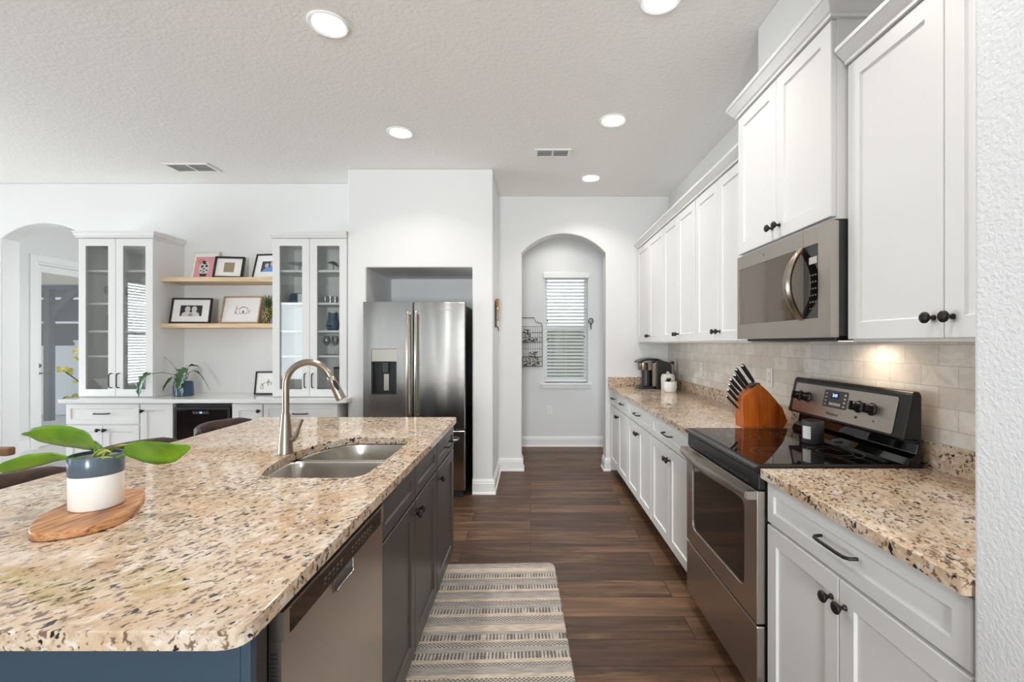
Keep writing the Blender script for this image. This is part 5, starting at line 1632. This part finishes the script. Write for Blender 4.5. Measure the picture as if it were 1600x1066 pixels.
for x, y, lab in ((-3.6, 1.2, 'over the dining side of the great room'), (-1.0, 1.12, 'straight above the potted plant on the island'), (0.6, 0.98, 'over the short counter by the textured wall'), (-4.9, 5.6, 'added unseen in the entry beyond the archway')):  # the entry one is added to brighten the space past the archway
    downlight(x, y, 'recessed ceiling light ' + lab, 4.5)

def vent(label, x, y, w, d, n):
    o = thing('ceiling_vent', label, 'vent', (x, y, CEIL), 0)
    m = MB()
    f = 0.024
    for a, b in (((-w / 2, -d / 2), (w / 2, -d / 2 + f)), ((-w / 2, d / 2 - f), (w / 2, d / 2)), ((-w / 2, -d / 2 + f), (-w / 2 + f, d / 2 - f)), ((w / 2 - f, -d / 2 + f), (w / 2, d / 2 - f)), ((-0.007, -d / 2 + f), (0.007, d / 2 - f))):
        m.box((a[0], a[1], -0.010), (b[0], b[1], -0.0005))
    m.build('frame', 'trim', o, 0.002)
    MB().box((-w / 2 + f, -d / 2 + f, -0.0018), (w / 2 - f, d / 2 - f, -0.0008)).build('duct_opening', 'vent_dark', o)
    m = MB()
    for k in range(n):
        y_ = -d / 2 + f + (d - 2 * f) * (k + 0.5) / n
        m.at((0, y_, -0.006), (radians(35), 0, 0))
        m.box((-w / 2 + f, -0.006, -0.0006), (w / 2 - f, 0.006, 0.0006))
    m.build('louvers', 'trim', o)
vent('white ceiling vent over the aisle near the hall arch', 0.185, 3.85, 0.30, 0.17, 7)
vent('white ceiling vent above the bar wall', -3.06, 4.17, 0.40, 0.21, 9)

# ================================================================== ENTRY AND OUTSIDE
o = thing('potted_shrub', 'yellow and green variegated rubber plant beyond the archway', 'plant', (-5.16, 5.35, 0))
MB().lathe([(0.10, 0.001), (0.13, 0.02), (0.16, 0.30), (0.165, 0.34), (0.15, 0.34), (0.145, 0.30)], 28).build('pot', 'white_ceramic', o)
MB().lathe([(0.144, 0.29), (0.144, 0.30), (0.001, 0.31)], 20).build('soil', 'soil', o)
rnd = random.Random(11)
def shrub_branch(p):
    P = [Vector(q) for q in p]
    b = MB().tube(P, [0.010] + [0.006] * (len(P) - 2) + [0.004], 8).build('branch', 'stem_brown', o)
    m = MB()
    for i in range(1, len(P)):
        for j in range(5 if i == len(P) - 1 else 2):
            a = rnd.uniform(0, 2 * pi)
            el = rnd.uniform(-0.2, 0.9)
            L = rnd.uniform(0.07, 0.11)
            dv = Vector((cos(a) * cos(el), sin(a) * cos(el) * 0.8, sin(el)))
            s = P[i]
            leaf(m, [s, s + dv * 0.02, s + dv * L * 0.6, s + dv * L + Vector((0, 0, -0.012))], [0.002, 0.016, 0.032, 0.002], dv.cross(Vector((0.2, -0.7, 0.6))), 0.25, 3)
    m.build('leaves', 'leaf_var', b)
shrub_branch([(0, 0, 0.30), (0.02, 0, 0.60), (0.02, 0.0, 0.85), (-0.02, -0.02, 1.05), (-0.06, -0.02, 1.18), (-0.05, -0.02, 1.27)])
shrub_branch([(0.02, 0.0, 0.80), (-0.06, -0.02, 0.93), (-0.16, -0.03, 1.01), (-0.24, -0.03, 1.06)])
shrub_branch([(0.0, 0.0, 0.50), (-0.06, -0.04, 0.68), (-0.11, -0.06, 0.76)])
shrub_branch([(0.02, 0.0, 0.70), (0.05, 0.0, 0.90), (0.02, 0.0, 1.12)])

o = thing('fence', 'white solid fence outside the entry door', 'fence', (-12.0, 9.2, -0.07))
m = MB().box((0, 0, 0.02), (5.4, 0.03, 1.40))
m.build('panel', 'fence', o)
for x in (0.6, 3.02, 5.0):
    p_ = MB().box((x - 0.065, -0.06, 0), (x + 0.065, 0.07, 1.47)).build('post', 'fence', o, 0.004)
    MB().box((x - 0.08, -0.075, 1.471), (x + 0.08, 0.085, 1.51)).build('post_cap', 'fence', p_, 0.006)
o = thing('porch_post', 'dark post with a braced beam holding the porch roof', 'post', (-9.0, 8.62, -0.07))
MB().box((-0.055, -0.055, 0), (0.055, 0.055, 2.45)).build('shaft', 'post', o)
MB().box((-2.6, -0.05, 2.452), (2.5, 0.05, 2.528)).build('beam', 'post', o)
MB().prism([(0.056, 1.95), (0.056, 2.10), (0.42, 2.45), (0.60, 2.45)], -0.03, 0.03, 'XZ').build('brace', 'post', o)
o = thing('screen_enclosure', 'white framed dark screen enclosure rising behind the white fence', 'screen', (-12.0, 9.6, -0.07))
MB().box((0, 0.02, 0), (5.4, 0.024, 3.6)).build('mesh_panel', 'screen', o)
m = MB()
for z in (1.88, 2.38, 2.30): 
    if z != 2.30: m.box((0, -0.02, z - 0.022), (5.4, 0.018, z + 0.022))
for x in (0.5, 1.7, 2.9 - 0.05, 4.4): m.box((x - 0.022, -0.02, 0), (x + 0.022, 0.018, 2.36))
m.prism([(2.2, 2.78), (2.25, 2.82), (2.95, 2.40), (2.90, 2.36)], -0.02, 0.018, 'XZ')
m.prism([(3.2, 2.95), (3.25, 2.99), (3.95, 2.40), (3.90, 2.38)], -0.02, 0.018, 'XZ')
m.build('frame_members', 'fence', o)
o = thing('neighbour_house', 'grey house wall seen through the dark screen', 'building', (-16, 14, -0.07))
MB().box((0, 0, 0), (9, 0.3, 3.2)).build('house_side', 'ink_mid', o)
MB().prism([(-0.5, -0.6), (9.5, -0.6), (9.5, 2.0), (-0.5, 2.0)], 3.2, 3.4).build('eaves', 'ink_dark', o)
